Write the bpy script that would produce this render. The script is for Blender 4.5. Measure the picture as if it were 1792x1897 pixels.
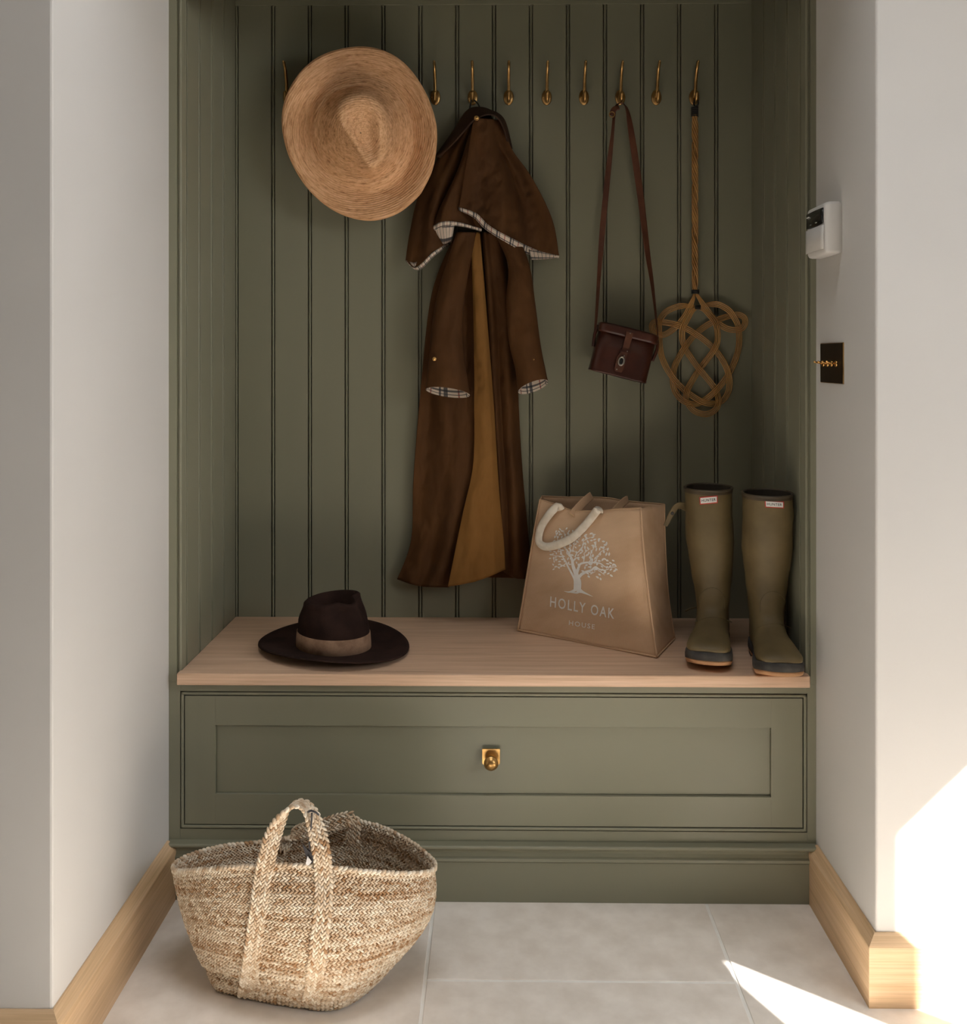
import bpy, bmesh, math, random
import numpy as np
from mathutils import Vector, Matrix, Quaternion

for _o in list(bpy.data.objects):
    bpy.data.objects.remove(_o, do_unlink=True)
SC = bpy.context.scene
COL = SC.collection
R = math.radians

# ------------------------------------------------------------------ camera
FPX, YAW, EYE, HORIZON = 1748.0, R(0.72), 1.20, 665.0      # image taken as 1792 x 1897
cam_d = bpy.data.cameras.new('camera')
cam_d.sensor_fit = 'HORIZONTAL'
cam_d.sensor_width = 36.0
cam_d.lens = 36.0 * FPX / 1792.0
cam_d.shift_y = -(948.5 - HORIZON) / 1792.0
cam_d.clip_start = 0.05
cam = bpy.data.objects.new('camera', cam_d)
COL.objects.link(cam)
cam.location = (0, 0, EYE)
cam.rotation_euler = (R(90), 0, YAW)
SC.camera = cam

# ------------------------------------------------------------------ sky, sun, exposure
world = bpy.data.worlds.new('sky')
SC.world = world
world.use_nodes = True
wn = world.node_tree.nodes
wn['Background'].inputs[0].default_value = (0.93, 0.96, 1.0, 1)
wn['Background'].inputs[1].default_value = 13.0

SUN_DIR = Vector((-1.375, 1.0, -1.35)).normalized()
sun_d = bpy.data.lights.new('sun', 'SUN')
sun_d.energy = 31.0
sun_d.angle = R(0.30)
sun_d.color = (1.0, 0.98, 0.945)
sun = bpy.data.objects.new('sun', sun_d)
COL.objects.link(sun)
sun.rotation_euler = SUN_DIR.to_track_quat('-Z', 'Y').to_euler()
sun.location = (6, -4, 6)

def portal(loc, rot, sx, sy):
    l = bpy.data.lights.new('sky_portal', 'AREA')
    l.shape = 'RECTANGLE'
    l.size, l.size_y = sx, sy
    l.cycles.is_portal = True
    o = bpy.data.objects.new('sky_portal', l)
    COL.objects.link(o)
    o.location = loc
    o.rotation_euler = rot
    return o

portal((2.66, 0.30, 1.70), (R(90), 0, R(90)), 1.20, 0.86)
portal((0.0, 1.30, 3.72), (0, 0, 0), 1.30, 0.70)  # guides sky sampling down the added light shaft
portal((2.30, -0.57, 2.60), (0, 0, 0), 0.62, 0.60)  # over the added corner roof opening
portal((2.66, -0.52, 2.25), (R(90), 0, R(90)), 0.70, 0.60)  # over the added clerestory

vs = SC.view_settings
vs.view_transform = 'Standard'
vs.look = 'None'
vs.exposure = -0.09
vs.gamma = 1.0
vs.use_curve_mapping = False
SC.cycles.max_bounces = 5
SC.cycles.diffuse_bounces = 5
SC.cycles.glossy_bounces = 2
SC.cycles.caustics_reflective = False
SC.cycles.caustics_refractive = False

# ------------------------------------------------------------------ pixel <-> world helpers (measuring only)
def ray(px, py):
    a = (px - 896.0) / FPX
    b = -(py - HORIZON) / FPX
    s, c = math.sin(YAW), math.cos(YAW)
    return Vector((-s + a * c, c + a * s, b))

def PY(px, py, Y):
    d = ray(px, py)
    return Vector((0, 0, EYE)) + d * (Y / d.y)

def PZ(px, py, Z):
    d = ray(px, py)
    return Vector((0, 0, EYE)) + d * ((Z - EYE) / d.z)

def PX(px, py, X):
    d = ray(px, py)
    return Vector((0, 0, EYE)) + d * (X / d.x)

# ------------------------------------------------------------------ object helpers
ORG = {}

def tag(o, label=None, cat=None, group=None, kind=None):
    if label: o['label'] = label
    if cat: o['category'] = cat
    if group: o['group'] = group
    if kind: o['kind'] = kind
    return o

def thing(name, label, cat, loc, group=None):
    o = bpy.data.objects.new(name, None)
    o.empty_display_size = 0.05
    COL.objects.link(o)
    o.location = loc
    ORG[o.name] = Vector(loc)
    return tag(o, label, cat, group)

def mesh(name, verts, faces, mat, parent=None, smooth=False, uv=None, origin=None):
    """verts are given in world space; the object origin follows the parent (or `origin`)"""
    if parent is not None:
        og = ORG[parent.name]
    else:
        og = Vector(origin) if origin is not None else Vector((0, 0, 0))
    me = bpy.data.meshes.new(name)
    me.from_pydata([(v[0] - og[0], v[1] - og[1], v[2] - og[2]) for v in verts], [], [tuple(int(i) for i in f) for f in faces])
    me.update()
    o = bpy.data.objects.new(name, me)
    COL.objects.link(o)
    if parent is not None:
        o.parent = parent
    else:
        o.location = og
    ORG[o.name] = og
    if mat is not None:
        for m_ in (mat if isinstance(mat, (list, tuple)) else [mat]):
            me.materials.append(m_)
    if smooth:
        me.polygons.foreach_set('use_smooth', [True] * len(me.polygons))
    if uv is not None:
        lay = me.uv_layers.new(name='UVMap')
        li = np.empty(len(me.loops), dtype=np.int32)
        me.loops.foreach_get('vertex_index', li)
        arr = np.asarray(uv, dtype=np.float32)[li]
        lay.data.foreach_set('uv', arr.ravel())
    return o

def from_bm(name, bm, mat, parent=None, smooth=False, origin=None):
    bm.verts.index_update()
    vs_ = [v.co.copy() for v in bm.verts]
    fs_ = [[v.index for v in f.verts] for f in bm.faces]
    bm.free()
    return mesh(name, vs_, fs_, mat, parent, smooth, None, origin)

def bm_box(bm, x0, x1, y0, y1, z0, z1, bev=0.0, seg=2, M=None):
    t = bmesh.new()
    bmesh.ops.create_cube(t, size=1.0)
    for v in t.verts:
        v.co = Vector(((x0 + x1) / 2 + v.co.x * (x1 - x0), (y0 + y1) / 2 + v.co.y * (y1 - y0), (z0 + z1) / 2 + v.co.z * (z1 - z0)))
    if bev > 0:
        bmesh.ops.bevel(t, geom=list(t.edges), offset=bev, segments=seg, profile=0.5, affect='EDGES')
    if M is not None:
        for v in t.verts: v.co = M @ v.co
    merge(bm, t)

def merge(bm, t):
    t.verts.index_update()
    vv = [bm.verts.new(v.co) for v in t.verts]
    for f in t.faces:
        try: bm.faces.new([vv[v.index] for v in f.verts])
        except ValueError: pass
    t.free()

def box(name, x0, x1, y0, y1, z0, z1, mat, parent=None, bev=0.0, seg=2, origin=None):
    bm = bmesh.new()
    bm_box(bm, x0, x1, y0, y1, z0, z1, bev, seg)
    return from_bm(name, bm, mat, parent, False, origin)

def prism(name, poly, axis, a, b, mat, parent=None, smooth=False, origin=None):
    """extrude a closed 2-D polygon; axis 'z': poly=(x,y); 'x': poly=(y,z); 'y': poly=(x,z)"""
    def p3(p, t):
        return {'z': (p[0], p[1], t), 'x': (t, p[0], p[1]), 'y': (p[0], t, p[1])}[axis]
    n = len(poly)
    v = [p3(p, a) for p in poly] + [p3(p, b) for p in poly]
    f = [(i, (i + 1) % n, n + (i + 1) % n, n + i) for i in range(n)] + [tuple(range(n))[::-1], tuple(range(n, 2 * n))]
    bm = bmesh.new()
    vv = [bm.verts.new(c) for c in v]
    for q in f: bm.faces.new([vv[i] for i in q])
    bmesh.ops.recalc_face_normals(bm, faces=bm.faces)
    return from_bm(name, bm, mat, parent, smooth, origin)

def grid_faces(nr, nc, closed=False, base=0, flip=False):
    f = []
    for i in range(nr - 1):
        for j in range(nc if closed else nc - 1):
            k = (j + 1) % nc
            q = (base + i * nc + j, base + i * nc + k, base + (i + 1) * nc + k, base + (i + 1) * nc + j)
            f.append(q[::-1] if flip else q)
    return f

def loft(name, rings, mat, parent=None, smooth=True, closed=True, cap0=False, cap1=False, flip=False, origin=None, uv=False):
    nc = len(rings[0])
    v = [p for r in rings for p in r]
    f = grid_faces(len(rings), nc, closed, 0, flip)
    if cap0: f.append(tuple(range(nc))[::-1] if not flip else tuple(range(nc)))
    if cap1:
        b = (len(rings) - 1) * nc
        f.append(tuple(range(b, b + nc)) if not flip else tuple(range(b, b + nc))[::-1])
    uvs = None
    if uv:
        uvs = [(j / max(1, nc - 1), i / max(1, len(rings) - 1)) for i in range(len(rings)) for j in range(nc)]
    return mesh(name, v, f, mat, parent, smooth, uvs, origin)

def catmull(pts, n, closed=False):
    """resample a polyline of any dimension through a Catmull-Rom spline to n points"""
    P = np.asarray([tuple(p) for p in pts], dtype=float)
    m = len(P)
    segs = m if closed else m - 1
    dense = []
    for i in range(segs):
        if closed:
            p0, p1, p2, p3 = P[(i - 1) % m], P[i], P[(i + 1) % m], P[(i + 2) % m]
        else:
            p0, p1, p2, p3 = P[max(i - 1, 0)], P[i], P[i + 1], P[min(i + 2, m - 1)]
        for t in np.linspace(0, 1, 24, endpoint=False):
            dense.append(0.5 * ((2 * p1) + (-p0 + p2) * t + (2 * p0 - 5 * p1 + 4 * p2 - p3) * t * t + (-p0 + 3 * p1 - 3 * p2 + p3) * t ** 3))
    dense.append(P[0] if closed else P[-1])
    D = np.array(dense)
    L = np.concatenate([[0], np.cumsum(np.linalg.norm(np.diff(D, axis=0), axis=1))])
    q = np.linspace(0, L[-1], n + 1)[:-1] if closed else np.linspace(0, L[-1], n)
    return np.stack([np.interp(q, L, D[:, k]) for k in range(D.shape[1])], axis=1)

def frames(path, closed=False):
    P = [Vector(p) for p in path]
    n = len(P)
    T = []
    for i in range(n):
        a = P[(i - 1) % n] if closed or i > 0 else P[i]
        b = P[(i + 1) % n] if closed or i < n - 1 else P[i]
        d = b - a
        T.append(d.normalized() if d.length > 1e-9 else Vector((0, 0, 1)))
    up = Vector((0, -1, 0)) if abs(T[0].y) < 0.9 else Vector((0, 0, 1))
    N = [(up - T[0] * up.dot(T[0])).normalized()]
    for i in range(1, n):
        v = N[-1] - T[i] * N[-1].dot(T[i])
        N.append(v.normalized() if v.length > 1e-6 else N[-1])
    return P, T, N

def tube_rings(path, rad, n=8, closed=False):
    P, T, N = frames(path, closed)
    rings = []
    for i, p in enumerate(P):
        r = rad[i] if hasattr(rad, '__len__') else rad
        b = T[i].cross(N[i])
        rings.append([p + (N[i] * math.cos(2 * math.pi * k / n) + b * math.sin(2 * math.pi * k / n)) * r for k in range(n)])
    if closed: rings.append(rings[0])
    return rings

def tube(name, path, rad, mat, parent=None, n=8, closed=False, origin=None):
    return loft(name, tube_rings(path, rad, n, closed), mat, parent, True, True, not closed, not closed, True, origin)

def lathe(name, prof, M, mat, parent=None, n=24, smooth=True, origin=None):
    """prof = [(radius, height)] about local z, placed by matrix M"""
    rings = [[M @ Vector((r * math.cos(2 * math.pi * k / n), r * math.sin(2 * math.pi * k / n), h)) for k in range(n)] for r, h in prof]
    return loft(name, rings, mat, parent, smooth, True, True, True, False, origin)

def solidify(o, t, off=0.0):
    m = o.modifiers.new('thickness', 'SOLIDIFY')
    m.thickness = t
    m.offset = off
    return o

def sstep(a, b, x):
    t = min(1.0, max(0.0, (x - a) / (b - a)))
    return t * t * (3 - 2 * t)

# ------------------------------------------------------------------ materials
def new_mat(name, rough=0.6, metal=0.0, spec=0.5):
    m = bpy.data.materials.new(name)
    m.use_nodes = True
    b = m.node_tree.nodes['Principled BSDF']
    b.inputs['Roughness'].default_value = rough
    b.inputs['Metallic'].default_value = metal
    b.inputs['Specular IOR Level'].default_value = spec
    return m, m.node_tree.nodes, m.node_tree.links, b

def ramp(N, stops):
    r = N.new('ShaderNodeValToRGB')
    e = r.color_ramp.elements
    while len(e) < len(stops): e.new(0.5)
    for i, (p, c) in enumerate(stops):
        e[i].position = p
        e[i].color = (*c, 1)
    return r

def coords(N, L, scale=(1, 1, 1), uv=False, rot=(0, 0, 0)):
    t = N.new('ShaderNodeTexCoord')
    m = N.new('ShaderNodeMapping')
    m.inputs['Scale'].default_value = scale
    m.inputs['Rotation'].default_value = rot
    L.new(t.outputs['UV' if uv else 'Object'], m.inputs['Vector'])
    return m.outputs['Vector']

def noise(N, L, vec, scale, detail=4, rough=0.55, dist=0.0):
    n = N.new('ShaderNodeTexNoise')
    n.inputs['Scale'].default_value = scale
    n.inputs['Detail'].default_value = detail
    n.inputs['Roughness'].default_value = rough
    n.inputs['Distortion'].default_value = dist
    L.new(vec, n.inputs['Vector'])
    return n.outputs['Fac']

def bump(N, L, b, h, strength=0.2, dist=0.002):
    k = N.new('ShaderNodeBump')
    k.inputs['Strength'].default_value = strength
    k.inputs['Distance'].default_value = dist
    L.new(h, k.inputs['Height'])
    L.new(k.outputs['Normal'], b.inputs['Normal'])

def mottled(name, c0, c1, scale=8, rough=0.6, metal=0.0, bscale=None, bstr=0.15, bdist=0.002, spec=0.5, stretch=(1, 1, 1), lo=0.35, hi=0.65, uv=False, detail=4):
    m, N, L, b = new_mat(name, rough, metal, spec)
    v = coords(N, L, stretch, uv)
    r = ramp(N, [(lo, c0), (hi, c1)])
    L.new(noise(N, L, v, scale, detail), r.inputs['Fac'])
    L.new(r.outputs['Color'], b.inputs['Base Color'])
    if bscale:
        bump(N, L, b, noise(N, L, v, bscale, 3), bstr, bdist)
    return m

def wood(name, c0, c1, c2, axis='x', rough=0.5, scale=1.0):
    m, N, L, b = new_mat(name, rough)
    s = {'x': (0.9, 22, 22), 'y': (22, 0.9, 22), 'z': (22, 22, 0.9)}[axis]
    v = coords(N, L, tuple(k * scale for k in s))
    r = ramp(N, [(0.30, c0), (0.52, c1), (0.72, c2)])
    L.new(noise(N, L, v, 3.0, 6, 0.6, 0.4), r.inputs['Fac'])
    s2 = {'x': (3, 170, 170), 'y': (170, 3, 170), 'z': (170, 170, 3)}[axis]
    v2 = coords(N, L, tuple(k * scale for k in s2))
    fine = noise(N, L, v2, 2.0, 3)
    mx = N.new('ShaderNodeMix')
    mx.data_type = 'RGBA'
    mx.blend_type = 'MULTIPLY'
    mx.inputs['Factor'].default_value = 0.35
    rr = ramp(N, [(0.3, (0.55, 0.5, 0.45)), (0.6, (1, 1, 1))])
    L.new(fine, rr.inputs['Fac'])
    L.new(r.outputs['Color'], mx.inputs['A'])
    L.new(rr.outputs['Color'], mx.inputs['B'])
    L.new(mx.outputs['Result'], b.inputs['Base Color'])
    bump(N, L, b, fine, 0.12, 0.001)
    return m

MAT = {}
MAT['wall'] = mottled('wall paint', (0.635, 0.612, 0.580), (0.655, 0.632, 0.600), 3, 0.85, spec=0.2, detail=1)
MAT['green'] = mottled('olive green eggshell paint', (0.222, 0.214, 0.148), (0.235, 0.226, 0.158), 2.5, 0.42, spec=0.4, detail=1)
MAT['oak_x'] = wood('pale oak along x', (0.60, 0.385, 0.245), (0.70, 0.47, 0.315), (0.78, 0.555, 0.395), 'x', 0.45)
MAT['oak_y'] = wood('pale oak along y', (0.60, 0.395, 0.215), (0.68, 0.465, 0.27), (0.74, 0.53, 0.335), 'y', 0.5)
MAT['oak_fx'] = wood('pale oak skirting along x', (0.60, 0.395, 0.215), (0.68, 0.465, 0.27), (0.74, 0.53, 0.335), 'x', 0.5)
MAT['stone'] = mottled('honed limestone', (0.76, 0.685, 0.60), (0.88, 0.81, 0.73), 14, 0.55, bscale=90, bstr=0.10, bdist=0.001, spec=0.35)
MAT['grout'] = mottled('pale grout', (0.84, 0.80, 0.74), (0.90, 0.87, 0.81), 30, 0.9, spec=0.2)
MAT['patio'] = mottled('patio paving', (0.40, 0.36, 0.31), (0.50, 0.46, 0.41), 2, 0.9)
MAT['brass'] = mottled('aged brass', (0.42, 0.235, 0.08), (0.66, 0.40, 0.15), 25, 0.34, 1.0, bscale=120, bstr=0.05)
MAT['brass_bright'] = mottled('bright brass', (0.75, 0.42, 0.14), (0.85, 0.50, 0.18), 25, 0.22, 1.0)
MAT['dim'] = mottled('dark bounce absorber', (0.10, 0.085, 0.07), (0.14, 0.12, 0.10), 2, 0.6, detail=1)  # unseen surfaces kept dark to cut bounced light
MAT['ceiling'] = mottled('ceiling paint', (0.42, 0.40, 0.36), (0.46, 0.44, 0.40), 3, 0.9, spec=0.2, detail=1)
# ================================================================== the setting
XL, XR = -0.7295, 0.7105           # reveal planes
YL, YR = 1.5444, 1.7718            # front faces of the two wall nibs
XLI, XRI = -0.700, 0.686           # inside faces of the alcove
YF, YP, YBK = 2.098, 2.084, 2.533  # cabinet face, plinth face, panelled back
ZB = 0.506                         # bench top
HB, TB = 0.130, 0.020              # skirting height and thickness
ZC = 2.50

def structure(o, label=None):
    o['kind'] = 'structure'
    if label: o['label'] = label
    return o

# floor of limestone tiles over a grout bed
fl = structure(box('floor', -2.6, 2.6, -2.6, 2.62, -0.06, -0.0013, MAT['grout'], origin=(0, 0, -0.03)), 'pale limestone tiled floor with lighter grout joints')
tile_cache = {}
def tile(x0, x1, y0, y1):
    g = 0.0035
    w, l = round(x1 - x0 - 2 * g, 4), round(y1 - y0 - 2 * g, 4)
    key = (w, l)
    if key not in tile_cache:
        bm = bmesh.new()
        bm_box(bm, -w / 2, w / 2, -l / 2, l / 2, -0.010, 0.0, 0.0009, 2)
        me = bpy.data.meshes.new('tile')
        bm.to_mesh(me)
        bm.free()
        me.materials.append(MAT['stone'])
        tile_cache[key] = me
    o = bpy.data.objects.new('tile', tile_cache[key])
    COL.objects.link(o)
    o.parent = fl
    o.location = Vector(((x0 + x1) / 2, (y0 + y1) / 2, 0)) - ORG[fl.name]
TX0, TW, TLN = -0.1355, 0.600, 0.90
for c in range(-5, 6):
    x0 = TX0 + c * TW
    x0c, x1c = max(x0, -2.6), min(x0 + TW, 2.6)
    if x1c - x0c < 0.05: continue
    off = {0: 1.822, -1: 1.45, 1: 1.40}.get(c, 1.6 + 0.37 * (c % 3))
    y = off - 5 * TLN
    while y < 2.62:
        y0c, y1c = max(y, -2.6), min(y + TLN, 2.62)
        if y1c - y0c > 0.05: tile(x0c, x1c, y0c, y1c)
        y += TLN

structure(box('wall_left', -2.6, XL, YL, 2.75, 0, ZC, MAT['wall'], bev=0.004, origin=(-1.6, 2, 0)), 'off-white wall nib on the left of the green alcove')
structure(box('wall_right', XR, 2.60, YR, 2.75, 0, ZC, MAT['wall'], bev=0.004, origin=(1.6, 2.2, 0)), 'off-white wall nib on the right with a patch of sun')
bm = bmesh.new()                      # unseen ceiling; corner and central openings added to light floor and cabinet
for q in ((-2.8, 2.0, -2.8, 0.95), (-2.8, 2.0, 1.65, 2.8), (-2.8, -0.65, 0.95, 1.65), (0.65, 2.0, 0.95, 1.65), (2.0, 2.8, -0.27, 2.8), (2.0, 2.8, -2.8, -0.88), (2.66, 2.8, -0.88, -0.27)):
    bm_box(bm, q[0], q[1], q[2], q[3], ZC, ZC + 0.06)
structure(from_bm('ceiling', bm, MAT['ceiling'], origin=(0, 0, ZC)))
structure(box('wall_rear', -2.8, 2.8, -2.8, -2.6, 0, ZC, MAT['dim'], origin=(0, -2.7, 0)))  # out of view, darkened so less light bounces into the alcove
structure(box('wall_far_left', -2.8, -2.6, -2.6, 2.75, 0, ZC, MAT['wall'], origin=(-2.7, 0, 0)))
# unseen right wall: openings, sill and added clerestory shaped to steer sun and sky
WX0, WX1 = 2.60, 2.64
def sunwall(name, poly):
    return structure(prism(name, poly, 'x', WX0, WX1, MAT['wall'], origin=(2.62, 0, 0)))
JA, JB = 0.402, 0.329
SILL = 1.30  # raised to cut sun bounce while still letting sky in
bm = bmesh.new()                      # unseen dark shaft added to confine sky light to steep downward angles
for q in ((-0.70, -0.65, 0.90, 1.70), (0.65, 0.70, 0.90, 1.70), (-0.65, 0.65, 0.90, 0.95), (-0.65, 0.65, 1.65, 1.70)):
    bm_box(bm, q[0], q[1], q[2], q[3], ZC + 0.06, 3.7)
structure(from_bm('wall_added_light_shaft', bm, MAT['dim'], origin=(0, 1.3, 3.0)))
wfr = sunwall('wall_far_right', [(-2.6, SILL), (-0.3, SILL), (-0.3, 1.80), (0.05, 1.965), (0.171, 2.068), (0.239, 2.122), (0.30, 2.14), (JB, 2.15), (JB, SILL), (JA, SILL), (JA, 2.163), (0.85, 2.163), (0.90, SILL), (2.75, SILL), (2.75, ZC), (-0.27, ZC), (-0.27, 1.97), (-0.34, 1.95), (-0.88, 1.95), (-0.88, ZC), (-2.6, ZC)])  # lintel sloped to shape the sun band; clerestory notch added to light the floor
structure(box('wall_far_right_sun_block', WX0, WX1, -2.6, 2.75, 0, SILL, MAT['wall'], origin=(2.62, 0, 0)))  # unseen wall below the raised sill, put in to block low sun
structure(box('ground_outside', 2.66, 12, -9, 9, -0.20, -0.06, MAT['patio'], origin=(7, 0, -0.06)))

# skirting boards
def skirting(name, a, b, da, db, nrm, mat, label):
    """profile run from a to b (xy); da/db = along-run shift per unit of projection (mitres); nrm = outward normal"""
    prof = [(0, 0), (TB, 0), (TB, 0.112), (TB - 0.0015, 0.1145), (0.0045, HB - 0.0008), (0.003, HB), (0, HB)]
    a, b, nrm = Vector(a), Vector(b), Vector(nrm)
    t = (b - a).normalized()
    rings = []
    for p, s in ((a, da), (b, db)):
        rings.append([Vector((*(p + nrm * d + t * (s * d)), z)) for d, z in prof])
    o = loft(name, rings, mat, None, False, True, True, True, False, origin=(a.x, a.y, 0))
    bm = bmesh.new(); bm.from_mesh(o.data); bmesh.ops.recalc_face_normals(bm, faces=bm.faces); bm.to_mesh(o.data); bm.free()
    return structure(o, label)
skirting('baseboard_left', (XL, YP + 0.004), (XL, YL), 0, 1, (1, 0), MAT['oak_y'], 'chamfered oak skirting along the left reveal behind the basket')
skirting('baseboard_front_left', (XL, YL), (-2.6, YL), -1, 0, (0, -1), MAT['oak_fx'], 'oak skirting under the wall at the lower left edge')
skirting('baseboard_right', (XR, YP + 0.004), (XR, YR), 0, 1, (-1, 0), MAT['oak_y'], 'chamfered oak skirting along the right reveal')
skirting('baseboard_front_right', (XR, YR), (2.60, YR), -1, 0, (0, -1), MAT['oak_fx'], 'sunlit oak skirting under the right wall')

# panelled alcove: tongue and groove boards with a bead at every joint
def board_profile(w, g=0.0030):
    """(along, depth) from the left edge of a board; depth > 0 is away from the viewer"""
    bd, dp = 0.0052, 0.0100
    p = [(0.0002, 0.012), (0.0002, dp), (g, dp)]
    for k in range(7):
        a = math.pi * k / 6
        p.append((g + bd / 2 - bd / 2 * math.cos(a), 0.0042 - 0.0034 * math.sin(a)))
    p += [(g + bd, dp), (2 * g + bd, dp), (2 * g + bd, 0.0005), (2 * g + bd + 0.0006, 0), (w - 0.0006, 0), (w - 0.0001, 0.0006), (w - 0.0001, 0.012)]
    return p
wb = structure(box('wall_back', XLI - 0.03, XRI + 0.03, YBK + 0.012, 2.75, 0, ZC, MAT['green'], origin=(0, 2.64, 0)), 'olive green tongue and groove panelling at the back of the alcove')
edges = [-0.7035 + 0.0992 * k for k in range(14)] + [XRI + 0.001]
for k in range(14):
    x0, w = edges[k], edges[k + 1] - edges[k]
    prism('board', [(x0 + a, YBK + d) for a, d in board_profile(w)], 'z', ZB - 0.02, 2.151, MAT['green'], wb)
box('frieze_rail', XLI, XRI, YBK - 0.0015, YBK + 0.012, 2.151, 2.30, MAT['green'], wb, 0.001)
for nm, X, s in (('wall_alcove_left', XLI, 1), ('wall_alcove_right', XRI, -1)):
    x_out = XL if s > 0 else XR
    a, b = sorted((X - s * 0.012, x_out))
    w_ = structure(box(nm, a, b, YF + 0.012, YBK + 0.012, 0, ZC, MAT['green'], origin=(X, 2.3, 0)),
                   'olive green beaded boards lining the %s side of the alcove' % ('left' if s > 0 else 'right'))
    ys = [2.122, 2.2185, 2.315, 2.4145, YBK + 0.0]
    for i in range(4):
        w = ys[i + 1] - ys[i]
        prism('board', [(X - s * d, ys[i] + q) for q, d in board_profile(w, 0.0050)], 'z', ZB - 0.02, 2.30, MAT['green'], w_)
structure(box('ceiling_alcove', XLI - 0.02, XRI + 0.02, YF + 0.01, YBK + 0.02, 2.20, 2.23, MAT['green'], origin=(0, 2.3, 2.3)))

# ================================================================== built-in cabinet
cab = thing('drawer_cabinet', 'olive green built-in hall cabinet with one wide drawer under the bench', 'cabinet', (0, YF, 0))
def stile(x_out, x_in, s):
    # face, quirk groove, bead on the inner corner, return
    r = 0.0045
    p = [(x_out, YF + 0.02), (x_out, YF), (x_in - s * 0.0125, YF), (x_in - s * 0.0120, YF + 0.005), (x_in - s * 0.0095, YF + 0.005)]
    for k in range(9):
        a = math.pi * (k / 8) * 0.75
        p.append((x_in - s * 0.0047 - s * r * math.cos(a), YF + 0.0047 - r * math.sin(a)))
    p += [(x_in, YF + 0.024), (x_in - s * 0.008, YF + 0.024)]
    return p
prism('stile', stile(XL, XLI + 0.0005, 1), 'z', 0.4795, 2.010, MAT['green'], cab)
prism('stile', stile(XR, XRI - 0.0005, -1), 'z', 0.4795, 2.010, MAT['green'], cab)
box('header_rail', XL, XR, YF, YF + 0.024, 2.010, 2.50, MAT['green'], cab, 0.001)
# lower face frame around the drawer
DX0, DX1, DZ0, DZ1 = PY(334, 1410, YF).x, PY(1496, 1410, YF).x, 0.1515, 0.4585
box('lower_stile', XL, DX0, YF, YF + 0.024, 0.125, 0.4795, MAT['green'], cab, 0.0008)
box('lower_stile', DX1, XR, YF, YF + 0.024, 0.125, 0.4795, MAT['green'], cab, 0.0008)
box('upper_rail', DX0, DX1, YF, YF + 0.024, DZ1, 0.4795, MAT['green'], cab, 0.0008)
box('lower_rail', DX0, DX1, YF, YF + 0.024, 0.125, DZ0, MAT['green'], cab, 0.0008)
# cock bead round the drawer opening
def bead_bar(p0, p1, wid):
    bm = bmesh.new()
    x0, x1 = min(p0[0], p1[0]), max(p0[0], p1[0]); z0, z1 = min(p0[1], p1[1]), max(p0[1], p1[1])
    bm_box(bm, x0, x1, YF - 0.0022, YF + 0.018, z0, z1, 0.0021, 3)
    return from_bm('cock_bead', bm, MAT['green'], cab)
g0, bw = 0.0018, 0.0062
bx0, bx1, bz0, bz1 = DX0 + g0, DX1 - g0, DZ0 + g0, DZ1 - g0
bead_bar((bx0, bz1 - bw), (bx1, bz1), bw); bead_bar((bx0, bz0), (bx1, bz0 + bw), bw)
bead_bar((bx0, bz0), (bx0 + bw, bz1), bw); bead_bar((bx1 - bw, bz0), (bx1, bz1), bw)
# drawer
wx0, wx1, wz0, wz1 = bx0 + bw + 0.0025, bx1 - bw - 0.0025, bz0 + bw + 0.0025, bz1 - bw - 0.0025
px0, px1 = PY(399, 1410, YF).x, PY(1429, 1410, YF).x
pz0, pz1 = PY(914, 1474, YF).z, PY(914, 1346, YF).z
dr = box('drawer', wx0, wx1, YF + 0.0095, YF + 0.020, wz0, wz1, MAT['green'], cab, 0.0)
for nm, q in (('drawer_stile', (wx0, px0, wz0, wz1)), ('drawer_stile', (px1, wx1, wz0, wz1)), ('drawer_rail', (px0, px1, pz1, wz1)), ('drawer_rail', (px0, px1, wz0, pz0))):
    box(nm, q[0], q[1], YF, YF + 0.0095, q[2], q[3], MAT['green'], dr, 0.0003)
box('drawer_panel', px0 + 0.0008, px1 - 0.0008, YF + 0.0082, YF + 0.0105, pz0 + 0.0008, pz1 - 0.0008, MAT['green'], dr)
# knob on its back plate
kc = PY(910, 1412, YF - 0.02)
kx, kz = kc.x, kc.z
hw = 0.0195
plate = [(kx - hw, kz + 0.022), (kx - hw, kz - 0.0095), (kx - hw * 0.62, kz - 0.0175), (kx + hw * 0.62, kz - 0.0175), (kx + hw, kz - 0.0095), (kx + hw, kz + 0.022)]
tag(prism('knob_plate', plate, 'y', YF - 0.0035, YF, MAT['brass'], dr), 'aged brass back plate')
Mk = Matrix.Translation((kx, YF - 0.003, kz - 0.002)) @ Matrix.Rotation(R(90), 4, 'X')
tag(lathe('knob', [(0.002, 0), (0.0095, 0), (0.008, 0.004), (0.0075, 0.012), (0.012, 0.015), (0.0155, 0.0175), (0.016, 0.020), (0.0145, 0.0215), (0.0135, 0.0225), (0.0115, 0.0265), (0.007, 0.0295), (0.001, 0.0305)], Mk, MAT['brass'], dr, 32), 'round aged brass knob')
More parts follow.
